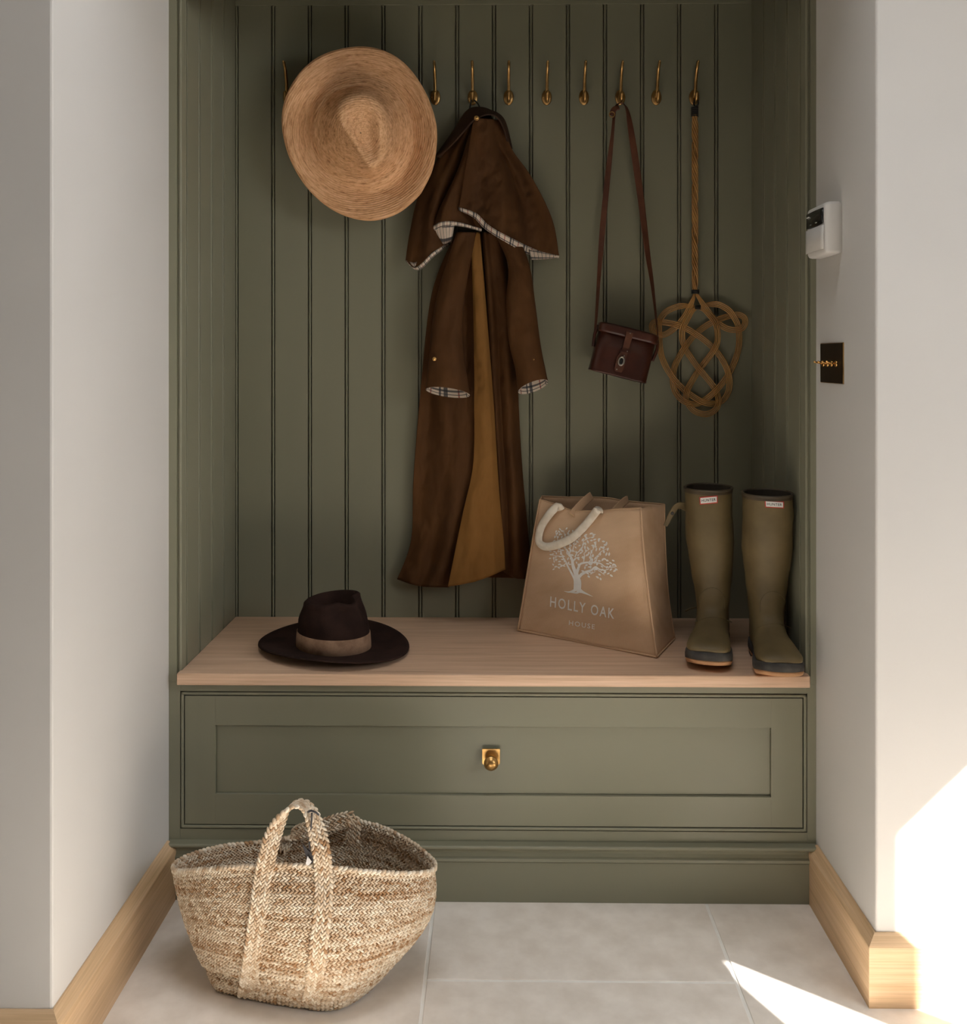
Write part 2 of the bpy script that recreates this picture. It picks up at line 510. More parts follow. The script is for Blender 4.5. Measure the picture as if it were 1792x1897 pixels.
# plinth with its moulding
box('plinth', XL + TB, XR - TB, YP, YP + 0.03, 0, 0.088, MAT['green'], cab, 0.0006)
mp = [(YF + 0.01, 0.1275), (YP - 0.004, 0.1275)]
for k in range(7):
    a = math.pi * k / 6
    mp.append((YP - 0.004 - 0.0045 * math.sin(a), 0.1230 + 0.0045 * math.cos(a)))
mp += [(YP + 0.001, 0.1165), (YP + 0.0045, 0.112), (YP + 0.005, 0.107), (YP + 0.002, 0.1005), (YP - 0.003, 0.097), (YP - 0.0035, 0.0915), (YP - 0.001, 0.089), (YP + 0.004, 0.087), (YF + 0.01, 0.087)]
prism('plinth_moulding', mp, 'x', XL + 0.002, XR - 0.002, MAT['green'], cab)
box('carcass', XL + 0.002, XR - 0.002, YF + 0.026, YBK + 0.01, 0.02, 0.478, MAT['green'], cab)

# oak bench top
bt = thing('bench_top', 'pale oak bench top running across the alcove above the drawer', 'bench', (0, 2.3, 0.48))
bm = bmesh.new()
bm_box(bm, XLI + 0.001, XRI - 0.001, YF - 0.004, YBK - 0.0005, 0.480, ZB, 0.0)
bm_box(bm, -0.7035, 0.6895, 2.0725, YF - 0.0005, 0.480, ZB, 0.0025, 2)
from_bm('board', bm, MAT['oak_x'], bt)
# ================================================================== materials of the loose things
MAT['waxed'] = mottled('dark brown waxed cotton', (0.044, 0.018, 0.0062), (0.125, 0.052, 0.0155), 10, 0.78, bscale=70, bstr=0.35, bdist=0.002, spec=0.18, stretch=(1, 1, 0.35), lo=0.2, hi=0.85)
MAT['waxed_tan'] = mottled('worn tan waxed cotton', (0.19, 0.088, 0.022), (0.31, 0.150, 0.042), 10, 0.8, bscale=70, bstr=0.35, bdist=0.002, spec=0.15, stretch=(1, 1, 0.35), lo=0.2, hi=0.85)
MAT['waxed_dark'] = mottled('dark collar cotton', (0.030, 0.014, 0.007), (0.055, 0.026, 0.012), 12, 0.7, bscale=140, bstr=0.2, spec=0.2)
MAT['leather'] = mottled('oxblood leather', (0.040, 0.0095, 0.005), (0.075, 0.019, 0.009), 14, 0.36, bscale=90, bstr=0.12, bdist=0.001)
MAT['strap'] = mottled('brown leather strap', (0.085, 0.026, 0.012), (0.135, 0.045, 0.02), 20, 0.5, bscale=150, bstr=0.1)
MAT['steel'] = mottled('worn steel', (0.45, 0.42, 0.37), (0.6, 0.57, 0.5), 40, 0.3, 1.0)
MAT['felt'] = mottled('dark brown felt', (0.020, 0.0105, 0.008), (0.034, 0.0175, 0.013), 18, 0.95, bscale=420, bstr=0.25, bdist=0.001, spec=0.1)
MAT['suede'] = mottled('tan suede', (0.20, 0.115, 0.07), (0.33, 0.20, 0.125), 35, 0.95, bscale=250, bstr=0.2, spec=0.1)
MAT['cane'] = mottled('varnished rattan cane', (0.34, 0.16, 0.045), (0.56, 0.30, 0.095), 18, 0.38, stretch=(1, 1, 1))
MAT['tie'] = mottled('black binding', (0.012, 0.011, 0.010), (0.02, 0.018, 0.016), 30, 0.5)
MAT['rubber'] = mottled('olive rubber', (0.110, 0.079, 0.034), (0.172, 0.124, 0.055), 9, 0.55, bscale=45, bstr=0.10, bdist=0.002, spec=0.35)
MAT['rubber_dark'] = mottled('dark rubber', (0.030, 0.027, 0.024), (0.075, 0.068, 0.060), 25, 0.7, bscale=120, bstr=0.2, spec=0.3)
MAT['rubber_rim'] = mottled('boot rim rubber', (0.055, 0.038, 0.020), (0.08, 0.056, 0.03), 20, 0.55)
MAT['boot_inside'] = mottled('boot lining', (0.035, 0.025, 0.016), (0.05, 0.036, 0.022), 20, 0.9)
MAT['sole'] = mottled('tan gum sole', (0.36, 0.17, 0.075), (0.50, 0.27, 0.13), 22, 0.75, bscale=200, bstr=0.3)
MAT['white_print'] = mottled('white print', (0.80, 0.775, 0.73), (0.86, 0.835, 0.79), 60, 0.8)
MAT['red'] = mottled('red print', (0.50, 0.035, 0.025), (0.56, 0.05, 0.035), 40, 0.6)
MAT['ink'] = mottled('black ink', (0.015, 0.014, 0.013), (0.02, 0.02, 0.02), 40, 0.6)
MAT['webbing'] = mottled('cream cotton webbing', (0.66, 0.58, 0.47), (0.76, 0.69, 0.58), 60, 0.9, bscale=260, bstr=0.3, bdist=0.001, spec=0.15)
MAT['plastic'] = mottled('off white plastic', (0.72, 0.69, 0.65), (0.76, 0.73, 0.69), 8, 0.4)
MAT['black_glass'] = mottled('black screen', (0.010, 0.010, 0.010), (0.014, 0.014, 0.014), 8, 0.15)
MAT['bronze'] = mottled('dark bronze plate', (0.030, 0.019, 0.010), (0.042, 0.027, 0.014), 15, 0.45, 0.6)
MAT['tag_black'] = mottled('black cotton tape', (0.03, 0.028, 0.032), (0.05, 0.047, 0.052), 40, 0.8)
MAT['tag_white'] = mottled('white card', (0.6, 0.59, 0.58), (0.66, 0.65, 0.64), 20, 0.7)

def jute_weave():
    m, N, L, b = new_mat('tan jute cloth', 0.9, 0, 0.15)
    v = coords(N, L, (1, 1, 1), True)
    w1 = N.new('ShaderNodeTexWave'); w1.bands_direction = 'X'; w1.inputs['Scale'].default_value = 260; w1.inputs['Distortion'].default_value = 1.2; w1.inputs['Detail'].default_value = 2
    w2 = N.new('ShaderNodeTexWave'); w2.bands_direction = 'Y'; w2.inputs['Scale'].default_value = 260; w2.inputs['Distortion'].default_value = 1.2; w2.inputs['Detail'].default_value = 2
    L.new(v, w1.inputs['Vector']); L.new(v, w2.inputs['Vector'])
    ad = N.new('ShaderNodeMath'); ad.operation = 'MULTIPLY'
    L.new(w1.outputs['Fac'], ad.inputs[0]); L.new(w2.outputs['Fac'], ad.inputs[1])
    n = noise(N, L, v, 9, 5)
    mx = N.new('ShaderNodeMath'); mx.operation = 'ADD'
    sc = N.new('ShaderNodeMath'); sc.operation = 'MULTIPLY'; sc.inputs[1].default_value = 0.45
    L.new(ad.outputs[0], sc.inputs[0]); L.new(sc.outputs[0], mx.inputs[0]); L.new(n, mx.inputs[1])
    r = ramp(N, [(0.35, (0.50, 0.315, 0.185)), (0.85, (0.74, 0.52, 0.345))])
    L.new(mx.outputs[0], r.inputs['Fac']); L.new(r.outputs['Color'], b.inputs['Base Color'])
    bump(N, L, b, ad.outputs[0], 0.35, 0.0008)
    return m
MAT['jute_cloth'] = jute_weave()

def fract_stripe(N, L, src, freq, off, width):
    a = N.new('ShaderNodeMath'); a.operation = 'MULTIPLY_ADD'; a.inputs[1].default_value = freq; a.inputs[2].default_value = off
    L.new(src, a.inputs[0])
    f = N.new('ShaderNodeMath'); f.operation = 'FRACT'; L.new(a.outputs[0], f.inputs[0])
    c = N.new('ShaderNodeMath'); c.operation = 'LESS_THAN'; c.inputs[1].default_value = width; L.new(f.outputs[0], c.inputs[0])
    return c.outputs[0]

def plaid():
    m, N, L, b = new_mat('cream tartan lining', 0.9, 0, 0.15)
    t = N.new('ShaderNodeTexCoord'); s = N.new('ShaderNodeSeparateXYZ'); L.new(t.outputs['UV'], s.inputs[0])
    base = N.new('ShaderNodeRGB'); base.outputs[0].default_value = (0.62, 0.52, 0.42, 1)
    cur = base.outputs[0]
    for comp, freq, off, w, col in (('X', 25, 0, .13, (0.03, 0.035, 0.045)), ('X', 25, .78, .07, (0.03, 0.035, 0.045)), ('X', 25, .40, .06, (0.30, 0.06, 0.05)),
                                    ('Y', 45, .15, .16, (0.03, 0.035, 0.045)), ('Y', 45, .80, .08, (0.04, 0.045, 0.055))):
        k = fract_stripe(N, L, s.outputs[comp], freq, off, w)
        sc = N.new('ShaderNodeMath'); sc.operation = 'MULTIPLY'; sc.inputs[1].default_value = 0.85; L.new(k, sc.inputs[0])
        mx = N.new('ShaderNodeMix'); mx.data_type = 'RGBA'; mx.inputs['B'].default_value = (*col, 1)
        L.new(sc.outputs[0], mx.inputs['Factor']); L.new(cur, mx.inputs['A'])
        cur = mx.outputs['Result']
    L.new(cur, b.inputs['Base Color'])
    return m
MAT['plaid'] = plaid()

def straw():
    m, N, L, b = new_mat('woven palm straw', 0.75, 0, 0.25)
    v = coords(N, L, (1, 1, 1), True)          # u = metres round, v = metres outward
    vs1 = coords(N, L, (60, 420, 1), True)
    n1 = noise(N, L, vs1, 1.0, 3, 0.6, 0.6)
    n2 = noise(N, L, coords(N, L, (22, 160, 1), True), 1.0, 4, 0.6, 0.3)
    ad = N.new('ShaderNodeMath'); ad.operation = 'ADD'; L.new(n1, ad.inputs[0]); L.new(n2, ad.inputs[1])
    hf = N.new('ShaderNodeMath'); hf.operation = 'MULTIPLY'; hf.inputs[1].default_value = 0.5; L.new(ad.outputs[0], hf.inputs[0])
    r = ramp(N, [(0.33, (0.36, 0.155, 0.062)), (0.46, (0.68, 0.37, 0.18)), (0.60, (0.86, 0.53, 0.295))])
    L.new(hf.outputs[0], r.inputs['Fac']); L.new(r.outputs['Color'], b.inputs['Base Color'])
    w = N.new('ShaderNodeTexWave'); w.bands_direction = 'Y'; w.inputs['Scale'].default_value = 62; w.inputs['Distortion'].default_value = 1.5; w.inputs['Detail'].default_value = 2; w.inputs['Detail Scale'].default_value = 3
    L.new(v, w.inputs['Vector'])
    a2 = N.new('ShaderNodeMath'); a2.operation = 'ADD'; L.new(w.outputs['Fac'], a2.inputs[0]); L.new(n1, a2.inputs[1])
    bump(N, L, b, a2.outputs[0], 0.45, 0.0016)
    return m
MAT['straw'] = straw()

def jute_braid(name, c0, c1, c2):
    m, N, L, b = new_mat(name, 0.85, 0, 0.2)
    at = N.new('ShaderNodeAttribute'); at.attribute_name = 'tone'
    n = noise(N, L, coords(N, L), 900, 2)
    ad = N.new('ShaderNodeMath'); ad.operation = 'MULTIPLY_ADD'; ad.inputs[1].default_value = 0.35
    L.new(n, ad.inputs[0]); L.new(at.outputs['Fac'], ad.inputs[2])
    r = ramp(N, [(0.22, c0), (0.55, c1), (0.95, c2)])
    L.new(ad.outputs[0], r.inputs['Fac']); L.new(r.outputs['Color'], b.inputs['Base Color'])
    bump(N, L, b, n, 0.4, 0.0008)
    return m
MAT['jute'] = jute_braid('plaited jute', (0.36, 0.205, 0.10), (0.60, 0.465, 0.325), (0.80, 0.71, 0.575))

# ================================================================== coat hooks
HOOKZ = PY(910, 181, YBK).z
def oval(c, ax, az, y, n=28):
    return [Vector((c.x + ax * math.cos(2 * math.pi * k / n), y, c.z + az * math.sin(2 * math.pi * k / n))) for k in range(n)]
hook_labels = [
    (534, 'leftmost brass coat hook, peeking out left of the straw hat'),
    (672, 'brass coat hook behind the straw hat that hangs on it'),
    (807, 'empty brass coat hook just right of the straw hat'),
    (876, 'brass coat hook holding the brown waxed coat'),
    (942.5, 'first empty brass hook right of the hanging coat'),
    (1013, 'second empty brass hook right of the hanging coat'),
    (1082, 'third empty brass hook right of the hanging coat'),
    (1149, 'brass coat hook holding the leather case strap'),
    (1216, 'empty brass hook between the leather case strap and the carpet beater'),
    (1286, 'rightmost brass coat hook, holding the rattan carpet beater'),
]
hook0 = None
HOOK = {}
for px_, lab in hook_labels:
    c = PY(px_, 181, YBK)
    c.y = YBK
    HOOK[px_] = c
    if hook0 is None:
        h = thing('coat_hook', lab, 'coat hook', c, 'brass coat hooks in a row on the panelling')
        rings = [oval(c, 0.0135 * s, 0.0205 * s, c.y - d) for s, d in ((1, 0.0), (1, 0.0025), (0.92, 0.0042), (0.5, 0.0052), (0.05, 0.0054))]
        loft('back_plate', rings, MAT['brass'], h, True, True, True, True, True)
        up = [(-.003, .000), (-.012, .006), (-.0175, .018), (-.024, .042), (-.037, .066), (-.050, .0775), (-.0575, .0805), (-.060, .0805)]
        pu = [c + Vector((0, a, b)) for a, b in catmull(up, 26)]
        tube('long_prong', pu, [0.0044 - 0.0006 * (i / 25) for i in range(24)] + [0.003, 0.0015], MAT['brass'], h, 10)
        lo = [(-.003, -.002), (-.012, -.011), (-.022, -.0155), (-.031, -.012), (-.036, -.002), (-.0375, .006), (-.0375, .0085)]
        pl = [c + Vector((0, a, b)) for a, b in catmull(lo, 22)]
        tube('short_prong', pl, [0.0040] * 10 + [0.0044] * 8 + [0.0050, 0.0050, 0.0038, 0.0015], MAT['brass'], h, 10)
        for sx in (-1, 1):
            Ms = Matrix.Translation(c + Vector((sx * 0.0085, -0.0040, 0))) @ Matrix.Rotation(R(90), 4, 'X')
            lathe('screw', [(0.0001, 0), (0.0019, 0), (0.0019, 0.0006), (0.001, 0.0011), (0.0004, 0.0006), (0.0001, 0.0006)], Ms, MAT['brass_bright'], h, 12)
        hook0 = h
    else:
        h = hook0.copy(); COL.objects.link(h); h.location = c; h['label'] = lab
        for ch in list(hook0.children):
            k = ch.copy(); COL.objects.link(k); k.parent = h

# ================================================================== cloth patches
def coons(T, B, Lf, Rt, nu, nv):
    """patch from four boundary polylines of pixels (T,B left->right; Lf,Rt top->bottom); returns [nv][nu] pixel pairs"""
    t, b, l, r = catmull(T, nu), catmull(B, nu), catmull(Lf, nv), catmull(Rt, nv)
    out = np.zeros((nv, nu, 2))
    for i in range(nv):
        v = i / (nv - 1)
        for j in range(nu):
            u = j / (nu - 1)
            out[i, j] = (1 - v) * t[j] + v * b[j] + (1 - u) * l[i] + u * r[i] - ((1 - u) * (1 - v) * t[0] + u * (1 - v) * t[-1] + (1 - u) * v * b[0] + u * v * b[-1])
    return out

from mathutils import noise as mnoise
def crumple(px_, py_, seed):
    f = mnoise.noise(Vector((px_ * 0.045, py_ * 0.010, seed)))                 # long hanging folds
    w = mnoise.noise(Vector((px_ * 0.060 + py_ * 0.035, py_ * 0.050 - px_ * 0.02, seed + 7)))
    w2 = mnoise.noise(Vector((px_ * 0.16, py_ * 0.11 + px_ * 0.05, seed + 13)))
    return 0.0105 * f + 0.0048 * w + 0.0018 * w2
def cloth(name, T, B, Lf, Rt, yfun, mat, parent, nu=40, nv=60, thick=0.0022, flip=False, wr=0.0):
    g = coons(T, B, Lf, Rt, nu, nv)
    seed = len(ORG) * 1.37
    verts, uv = [], []
    for i in range(nv):
        for j in range(nu):
            u, v = j / (nu - 1), i / (nv - 1)
            fade = min(1.0, 0.25 + 4 * min(u, 1 - u))
            p = PY(g[i, j, 0], g[i, j, 1], yfun(u, v) - (wr * fade * crumple(g[i, j, 0], g[i, j, 1], seed) if wr else 0.0))
            verts.append(p)
            uv.append((p.x * 1.0 + p.y * 0.6, p.z + p.y * 0.6))
    o = mesh(name, verts, grid_faces(nv, nu, False, 0, True), mat, parent, True, uv)
    solidify(o, thick, 0.0)
    return o

def wav(u, ph, fr): return math.sin(2 * math.pi * (fr * u + ph))

# ------------------------------------------------------------------ waxed coat
coat = thing('waxed_coat', 'long brown waxed coat with caped shoulders and tartan lining hanging from a hook', 'coat', (HOOK[876].x, 2.47, HOOK[876].z - 0.02))
SL = [(846, 430), (800, 545), (778, 740), (766, 890), (762, 1000), (736, 1073)]
SR = [(930, 430), (955, 600), (961, 760), (970, 900), (984, 1040), (989, 1072)]
cloth('back_panel', [(846, 430), (930, 430)], [(736, 1073), (790, 1084), (870, 1070), (989, 1072)], SL, SR,
      lambda u, v: 2.520 - 0.006 * math.sin(math.pi * u) - 0.003 * wav(u, 0.1, 4) * v, MAT['waxed'], coat, 60, 90, wr=0.6)
cloth('front_panel', [(846, 430), (878, 430)], [(736, 1073), (778, 1086), (832, 1088)], SL, [(878, 430), (881, 600), (882, 740), (872, 920), (832, 1088)],
      lambda u, v: 2.508 - 0.032 * sstep(0, 0.75, u) - 0.010 * math.sin(math.pi * min(1, u * 1.2)) * v + 0.007 * math.exp(-((u - 0.42 - 0.1 * v) / 0.10) ** 2) * sstep(0.35, 0.9, v) - 0.005 * wav(u, 0.2 + 0.4 * v, 2.0) - 0.008 * v * math.cos(2 * math.pi * (1.7 * u - 0.15)),
      MAT['waxed'], coat, 80, 120, wr=1.0)
cloth('front_facing', [(873, 430), (889, 430)], [(830, 1087), (885, 1076), (936, 1055)], [(873, 430), (878, 600), (879, 740), (877, 860), (856, 960), (830, 1087)],
      [(889, 430), (903, 600), (914, 740), (924, 900), (933, 1000), (936, 1055)],
      lambda u, v: 2.463 - 0.016 * math.sin(math.pi * u) * (0.4 + 0.6 * v) - 0.010 * v + 0.014 * max(0, u - 0.8) * 5 * v + 0.002 * wav(u, v * 1.7, 1.5) * v,
      MAT['waxed_tan'], coat, 60, 130, wr=0.7)
cloth('front_panel', [(893, 430), (930, 430)], [(928, 1056), (955, 1071), (989, 1072)], [(893, 430), (908, 640), (918, 800), (926, 920), (928, 1056)], SR,
      lambda u, v: 2.484 + 0.024 * u - 0.022 * math.sin(math.pi * u) + 0.008 * math.exp(-((u - 0.3) / 0.12) ** 2) - 0.005 * wav(u, 0.3 * v, 1.6) - 0.006 * v * math.cos(2 * math.pi * 1.5 * u),
      MAT['waxed'], coat, 60, 120, wr=0.9)

def sleeve(name, secs, yc, rad, lift, ph):
    n, rings, inner = 48, [], []
    pts = catmull([(a[0], a[1], b[0], b[1]) for a, b in secs], 80)
    m = len(pts)
    for i, (ax, ay, bx_, by_) in enumerate(pts):
        v = i / (m - 1)
        ring, rin = [], []
        for k in range(n):
            a = 2 * math.pi * k / n
            cx, cz = (1 - math.cos(a)) / 2, math.sin(a)            # 0..1 left to right, depth (+ = towards viewer)
            wr = 0.0022 * math.sin(9 * v + 3 * a + ph) + 0.0016 * math.sin(23 * v - 2 * a + ph * 2) + 0.0022 * math.sin(2 * a + 5 * v) + 0.005 * mnoise.noise(Vector((math.cos(a) * 1.6, math.sin(a) * 1.6 + ph * 9, v * 9))) + 0.0025 * mnoise.noise(Vector((math.cos(a) * 4, math.sin(a) * 4 + ph * 5, v * 26)))
            yv = yc + 0.036 * (1 - sstep(0.0, 0.5, v))
            y = yv - (rad * (0.85 + 0.15 * v) + wr) * cz
            drop = lift * sstep(0.9, 1.0, v) * (0.5 - 0.5 * cz)
            for lst, q in ((ring, 1.0), (rin, 0.93)):
                ccx = 0.5 + (cx - 0.5) * q
                px_ = ax + (bx_ - ax) * ccx
                py_ = ay + (by_ - ay) * ccx + drop
                lst.append(PY(px_, py_, yv + (y - yv) * q))
        rings.append(ring); inner.append(rin)
    s = loft(name, rings, MAT['waxed'], coat, True, True, True, False, True)
    us = []
    start = m - 14
    vv = [p for r_ in inner[start:] for p in r_]
    uv = [(k / n * 0.16, (i) * 0.006) for i in range(len(inner[start:])) for k in range(n)]
    lin = mesh('cuff_lining', vv, grid_faces(len(inner) - start, n, True, 0, False) + [tuple(range(n))], MAT['plaid'], s, True, uv)
    # turned edge joining the outside to the lining
    rim = rings[-1] + inner[-1]
    mesh('cuff_edge', rim, grid_faces(2, n, True), MAT['plaid'], s, True, [(k / n * 0.16, 0.05 + 0.004 * i) for i in range(2) for k in range(n)])
    return s
sl = sleeve('sleeve', [((846, 430), (884, 430)), ((830, 480), (873, 480)), ((810, 547), (861, 552)), ((799, 615), (857, 610)), ((794, 668), (861, 668)), ((789, 713), (871, 724))], 2.432, 0.030, 17, 0.3)
sr_ = sleeve('sleeve', [((915, 430), (958, 430)), ((941, 490), (981, 490)), ((938, 558), (992, 562)), ((943, 632), (1001, 632)), ((954, 680), (1009, 675)), ((960, 716), (1016, 697))], 2.436, 0.030, 20, 1.7)
def stud(px_, py_, Y, r, parent, nm='brass_stud'):
    c = PY(px_, py_, Y)
    Ms = Matrix.Translation(c) @ Matrix.Rotation(R(90), 4, 'X')
    return lathe(nm, [(0.0003, 0), (r, 0), (r, 0.0012), (r * 0.8, 0.0022), (r * 0.55, 0.0015), (r * 0.4, 0.0026), (0.0002, 0.003)], Ms, MAT['brass_bright'], parent, 16)
stud(805, 665, 2.4105, 0.0055, sl)
for q in (975, 983, 989): stud(q, 666, 2.407, 0.0020, sr_)

# cape: three folds of cloth falling from the collar
def ycl(u, v):   # outer left fold
    return 2.500 - 0.060 * math.sin(math.pi * min(1, u * 0.9 + 0.05)) * (0.35 + 0.65 * v) + 0.030 * sstep(0.7, 1, u) * v - 0.006 * math.cos(2 * math.pi * 1.6 * u) * v
H1 = [(752, 482), (770, 496), (803, 467), (836, 446)]
cloth('cape', [(864, 228), (876, 232)], H1, [(864, 228), (815, 290), (777, 360), (760, 430), (752, 482)], [(876, 232), (852, 318), (826, 395), (836, 446)], ycl, MAT['waxed'], coat, 70, 80, wr=0.8)
def ycm(u, v):   # middle fold
    return 2.452 + 0.02 * sstep(0.25, 0, u) * v - 0.032 * math.sin(math.pi * min(1, 0.12 + u)) * (0.4 + 0.6 * v)
H2 = [(797, 424), (818, 411), (850, 412), (893, 424)]
cloth('cape', [(874, 230), (886, 226)], H2, [(874, 230), (852, 306), (818, 380), (797, 424)], [(886, 226), (880, 330), (878, 385), (893, 424)], ycm, MAT['waxed'], coat, 60, 70, wr=0.7)
def ycr(u, v):   # broad right fold
    y = 2.424 - 0.016 * math.sin(math.pi * min(1, u * 1.5)) * v + 0.082 * sstep(0.45, 1, u) * (0.45 + 0.55 * v)
    y += 0.016 * math.exp(-((u - 0.70) / 0.055) ** 2) * sstep(0.1, 0.35, v) * (1 - sstep(0.55, 0.95, v))
    return y - 0.003 * wav(u, 0.5 * v, 1.7) - 0.0075 * sstep(0.1, 0.8, v) * math.cos(2 * math.pi * (2.3 * u - 0.05)) * min(1, 4 * u) * min(1, 4 * (1 - u))
H3 = [(850, 384), (882, 395), (908, 419), (950, 442), (995, 463), (1036, 474)]
cloth('cape', [(878, 218), (928, 222)], H3, [(878, 218), (866, 290), (857, 345), (850, 384)], [(928, 222), (948, 275), (985, 328), (1023, 405), (1036, 474)], ycr, MAT['waxed'], coat, 90, 90, wr=1.0)

def lining(top, bot, yt, yb, n=60):
    a, b = catmull(top, n), catmull(bot, n)
    verts, uv = [], []
    for i in range(4):
        t = i / 3
        for j in range(n):
            u = j / (n - 1)
            p = a[j] * (1 - t) + b[j] * t
            y = yt(u) * (1 - t) + yb(u) * t - 0.002 * math.sin(math.pi * t)
            verts.append(PY(p[0], p[1], y))
            uv.append((u * 0.30, t * 0.022 + 0.003))
    o = mesh('lining', verts, grid_faces(4, n, False, 0, True), MAT['plaid'], coat, True, uv)
    solidify(o, 0.0015)
    return o
lining(H3, [(851, 390), (878, 403), (900, 425), (945, 453), (982, 472), (1036, 478)], lambda u: ycr(u, 1) - 0.0025, lambda u: ycr(u, 1) + 0.008)
lining([(980, 462), (1008, 468), (1037, 474)], [(984, 481), (1008, 480), (1034, 477)], lambda u: 2.470 + 0.036 * u, lambda u: 2.478 + 0.032 * u, 20)
lining(H2, [(796, 432), (822, 420), (852, 419), (892, 429)], lambda u: ycm(u, 1) - 0.0025, lambda u: ycm(u, 1) + 0.008)
lining([(797, 424), (806, 417), (842, 416)], [(808, 446), (822, 452), (837, 446)], lambda u: ycm(0.05 + u * 0.3, 1) + 0.004, lambda u: 2.475, 24)
lining(H1, [(754, 486), (776, 500), (806, 473), (838, 450)], lambda u: ycl(u, 1) - 0.0025, lambda u: ycl(u, 1) + 0.008)
lining([(753, 482), (770, 486), (800, 470)], [(762, 494), (772, 499), (792, 484)], lambda u: ycl(u * 0.4, 1) - 0.004, lambda u: ycl(u * 0.4, 1) - 0.001, 20)
# collar turned over the top, hanger loop and collar stud
cloth('collar', [(806, 291), (838, 246), (864, 207), (884, 199), (908, 204), (934, 222), (949, 276)], [(816, 292), (852, 253), (878, 224), (900, 213), (918, 215), (930, 232), (941, 270)],
      [(806, 291), (816, 292)], [(949, 276), (941, 270)],
      lambda u, v: 2.488 - (0.078 * math.sin(math.pi * u) ** 0.8) * (0.35 + 0.65 * v) - 0.004 * math.sin(math.pi * v), MAT['waxed_dark'], coat, 60, 12, 0.004)
cloth('collar_stand', [(866, 206), (884, 199), (906, 204)], [(870, 232), (890, 226), (915, 228)], [(866, 206), (870, 232)], [(906, 204), (915, 228)],
      lambda u, v: 2.480 - 0.03 * v, MAT['waxed_dark'], coat, 16, 10, 0.004)
lp = [PY(869, 206, 2.478), PY(872, 193, 2.489), HOOK[876] + Vector((-0.003, -0.027, -0.0125)), HOOK[876] + Vector((0.0, -0.027, -0.0098)), HOOK[876] + Vector((0.003, -0.027, -0.0125)), PY(886, 193, 2.489), PY(891, 206, 2.478)]
tube('hanger_loop', catmull(lp, 30), 0.0022, MAT['tie'], coat, 8)
stud(883, 219, 2.404, 0.0065, coat, 'collar_stud')
# ================================================================== straw hat hanging on the wall
hat_c = PY(668, 246, 2.43)
hat = thing('straw_hat', 'large tan woven straw sun hat hung flat on the left of the hooks', 'hat', (hat_c.x, 2.45, hat_c.z))
BR = catmull([(664, 88), (712, 96), (752, 122), (785, 168), (804, 218), (808, 258), (801, 310), (783, 350), (771, 366), (738, 393), (694, 407), (648, 401), (606, 380), (568, 344), (540, 296), (526, 248), (525, 206), (538, 165), (566, 126), (606, 100)], 160, True)
CR = catmull([(664, 158), (705, 168), (735, 200), (748, 248), (742, 292), (722, 322), (690, 334), (655, 326), (624, 306), (602, 276), (590, 240), (594, 204), (616, 174)], 160, True)
TP = catmull([(662, 176), (690, 183), (708, 206), (714, 238), (712, 272), (702, 300), (686, 309), (670, 292), (652, 262), (632, 232), (626, 208), (636, 186)], 160, True)
def align(C):
    a = np.unwrap(np.arctan2(C[:, 1] - 246, C[:, 0] - 668))
    order = np.argsort(np.mod(np.arctan2(C[:, 1] - 246, C[:, 0] - 668), 2 * np.pi))
    th = np.mod(np.arctan2(C[:, 1] - 246, C[:, 0] - 668), 2 * np.pi)[order]
    rr = np.hypot(C[:, 0] - 668, C[:, 1] - 246)[order]
    q = np.linspace(0, 2 * np.pi, 161)[:-1]
    return np.interp(q, np.concatenate([th - 2 * np.pi, th, th + 2 * np.pi]), np.concatenate([rr, rr, rr]))
rB, rC, rT = align(BR), align(CR), align(TP)
NH = 160
def hat_ring(stage, t):
    """stage 0: centre->top edge, 1: top edge->crown base, 2: crown base->brim edge"""
    ring, uv = [], []
    for k in range(NH):
        a = 2 * math.pi * k / NH
        ca, sa = math.cos(a), math.sin(a)
        if stage == 0:
            r = rT[k] * t
            px_, py_ = 668 + r * ca, 246 + r * sa
            dent = 0.024 * (1 - sstep(0.30, 0.95, t))                                   # centre crease
            dent += 0.012 * math.exp(-(((px_ - 692) / 11) ** 2 + ((py_ - 282) / 24) ** 2)) * (1 - sstep(0.8, 1, t))
            dent -= 0.010 * math.exp(-(((px_ - 662) / 16) ** 2 + ((py_ - 222) / 26) ** 2))
            h = 0.122 - dent - 0.012 * sa * t - 0.016 * t ** 5
        elif stage == 1:
            r = rT[k] + (rC[k] - rT[k]) * t
            px_, py_ = 668 + r * ca, 246 + r * sa
            h = 0.020 + (0.086 - 0.012 * sa) * (1 - sstep(-0.25, 1.0, t)) / (1 - sstep(-0.25, 1.0, 0))
        else:
            r = rC[k] + (rB[k] - rC[k]) * t
            px_, py_ = 668 + r * ca, 246 + r * sa
            h = 0.020 * (1 - sstep(0, 0.35, t)) + 0.034 * sstep(0.15, 1.0, t) * (0.85 + 0.25 * math.sin(2 * a + 0.6)) + 0.006 * math.sin(3 * a + 1) * t
        ring.append(PY(px_, py_, 2.462 - h))
        uv.append((min(a, 2 * math.pi - a) * 0.16, (r / 160) * 0.21))
    return ring, uv
def hat_part(nm, seq):
    rings, uvs = [], []
    for st, t in seq:
        a, b = hat_ring(st, t)
        rings.append(a); uvs += b
    o = mesh(nm, [p for r_ in rings for p in r_], grid_faces(len(rings), NH, True, 0, False), MAT['straw'], hat, True, uvs)
    solidify(o, 0.003, 1.0)
    return o
hat_part('crown', [(0, 0.02 + 0.98 * i / 14) for i in range(15)] + [(1, (i + 1) / 12) for i in range(12)] + [(2, 0.02)])
hat_part('brim', [(2, i / 22) for i in range(23)])
edge = hat_ring(2, 1.0)[0]
tube('brim_edge', edge, 0.0028, MAT['straw'], hat, 8, True)

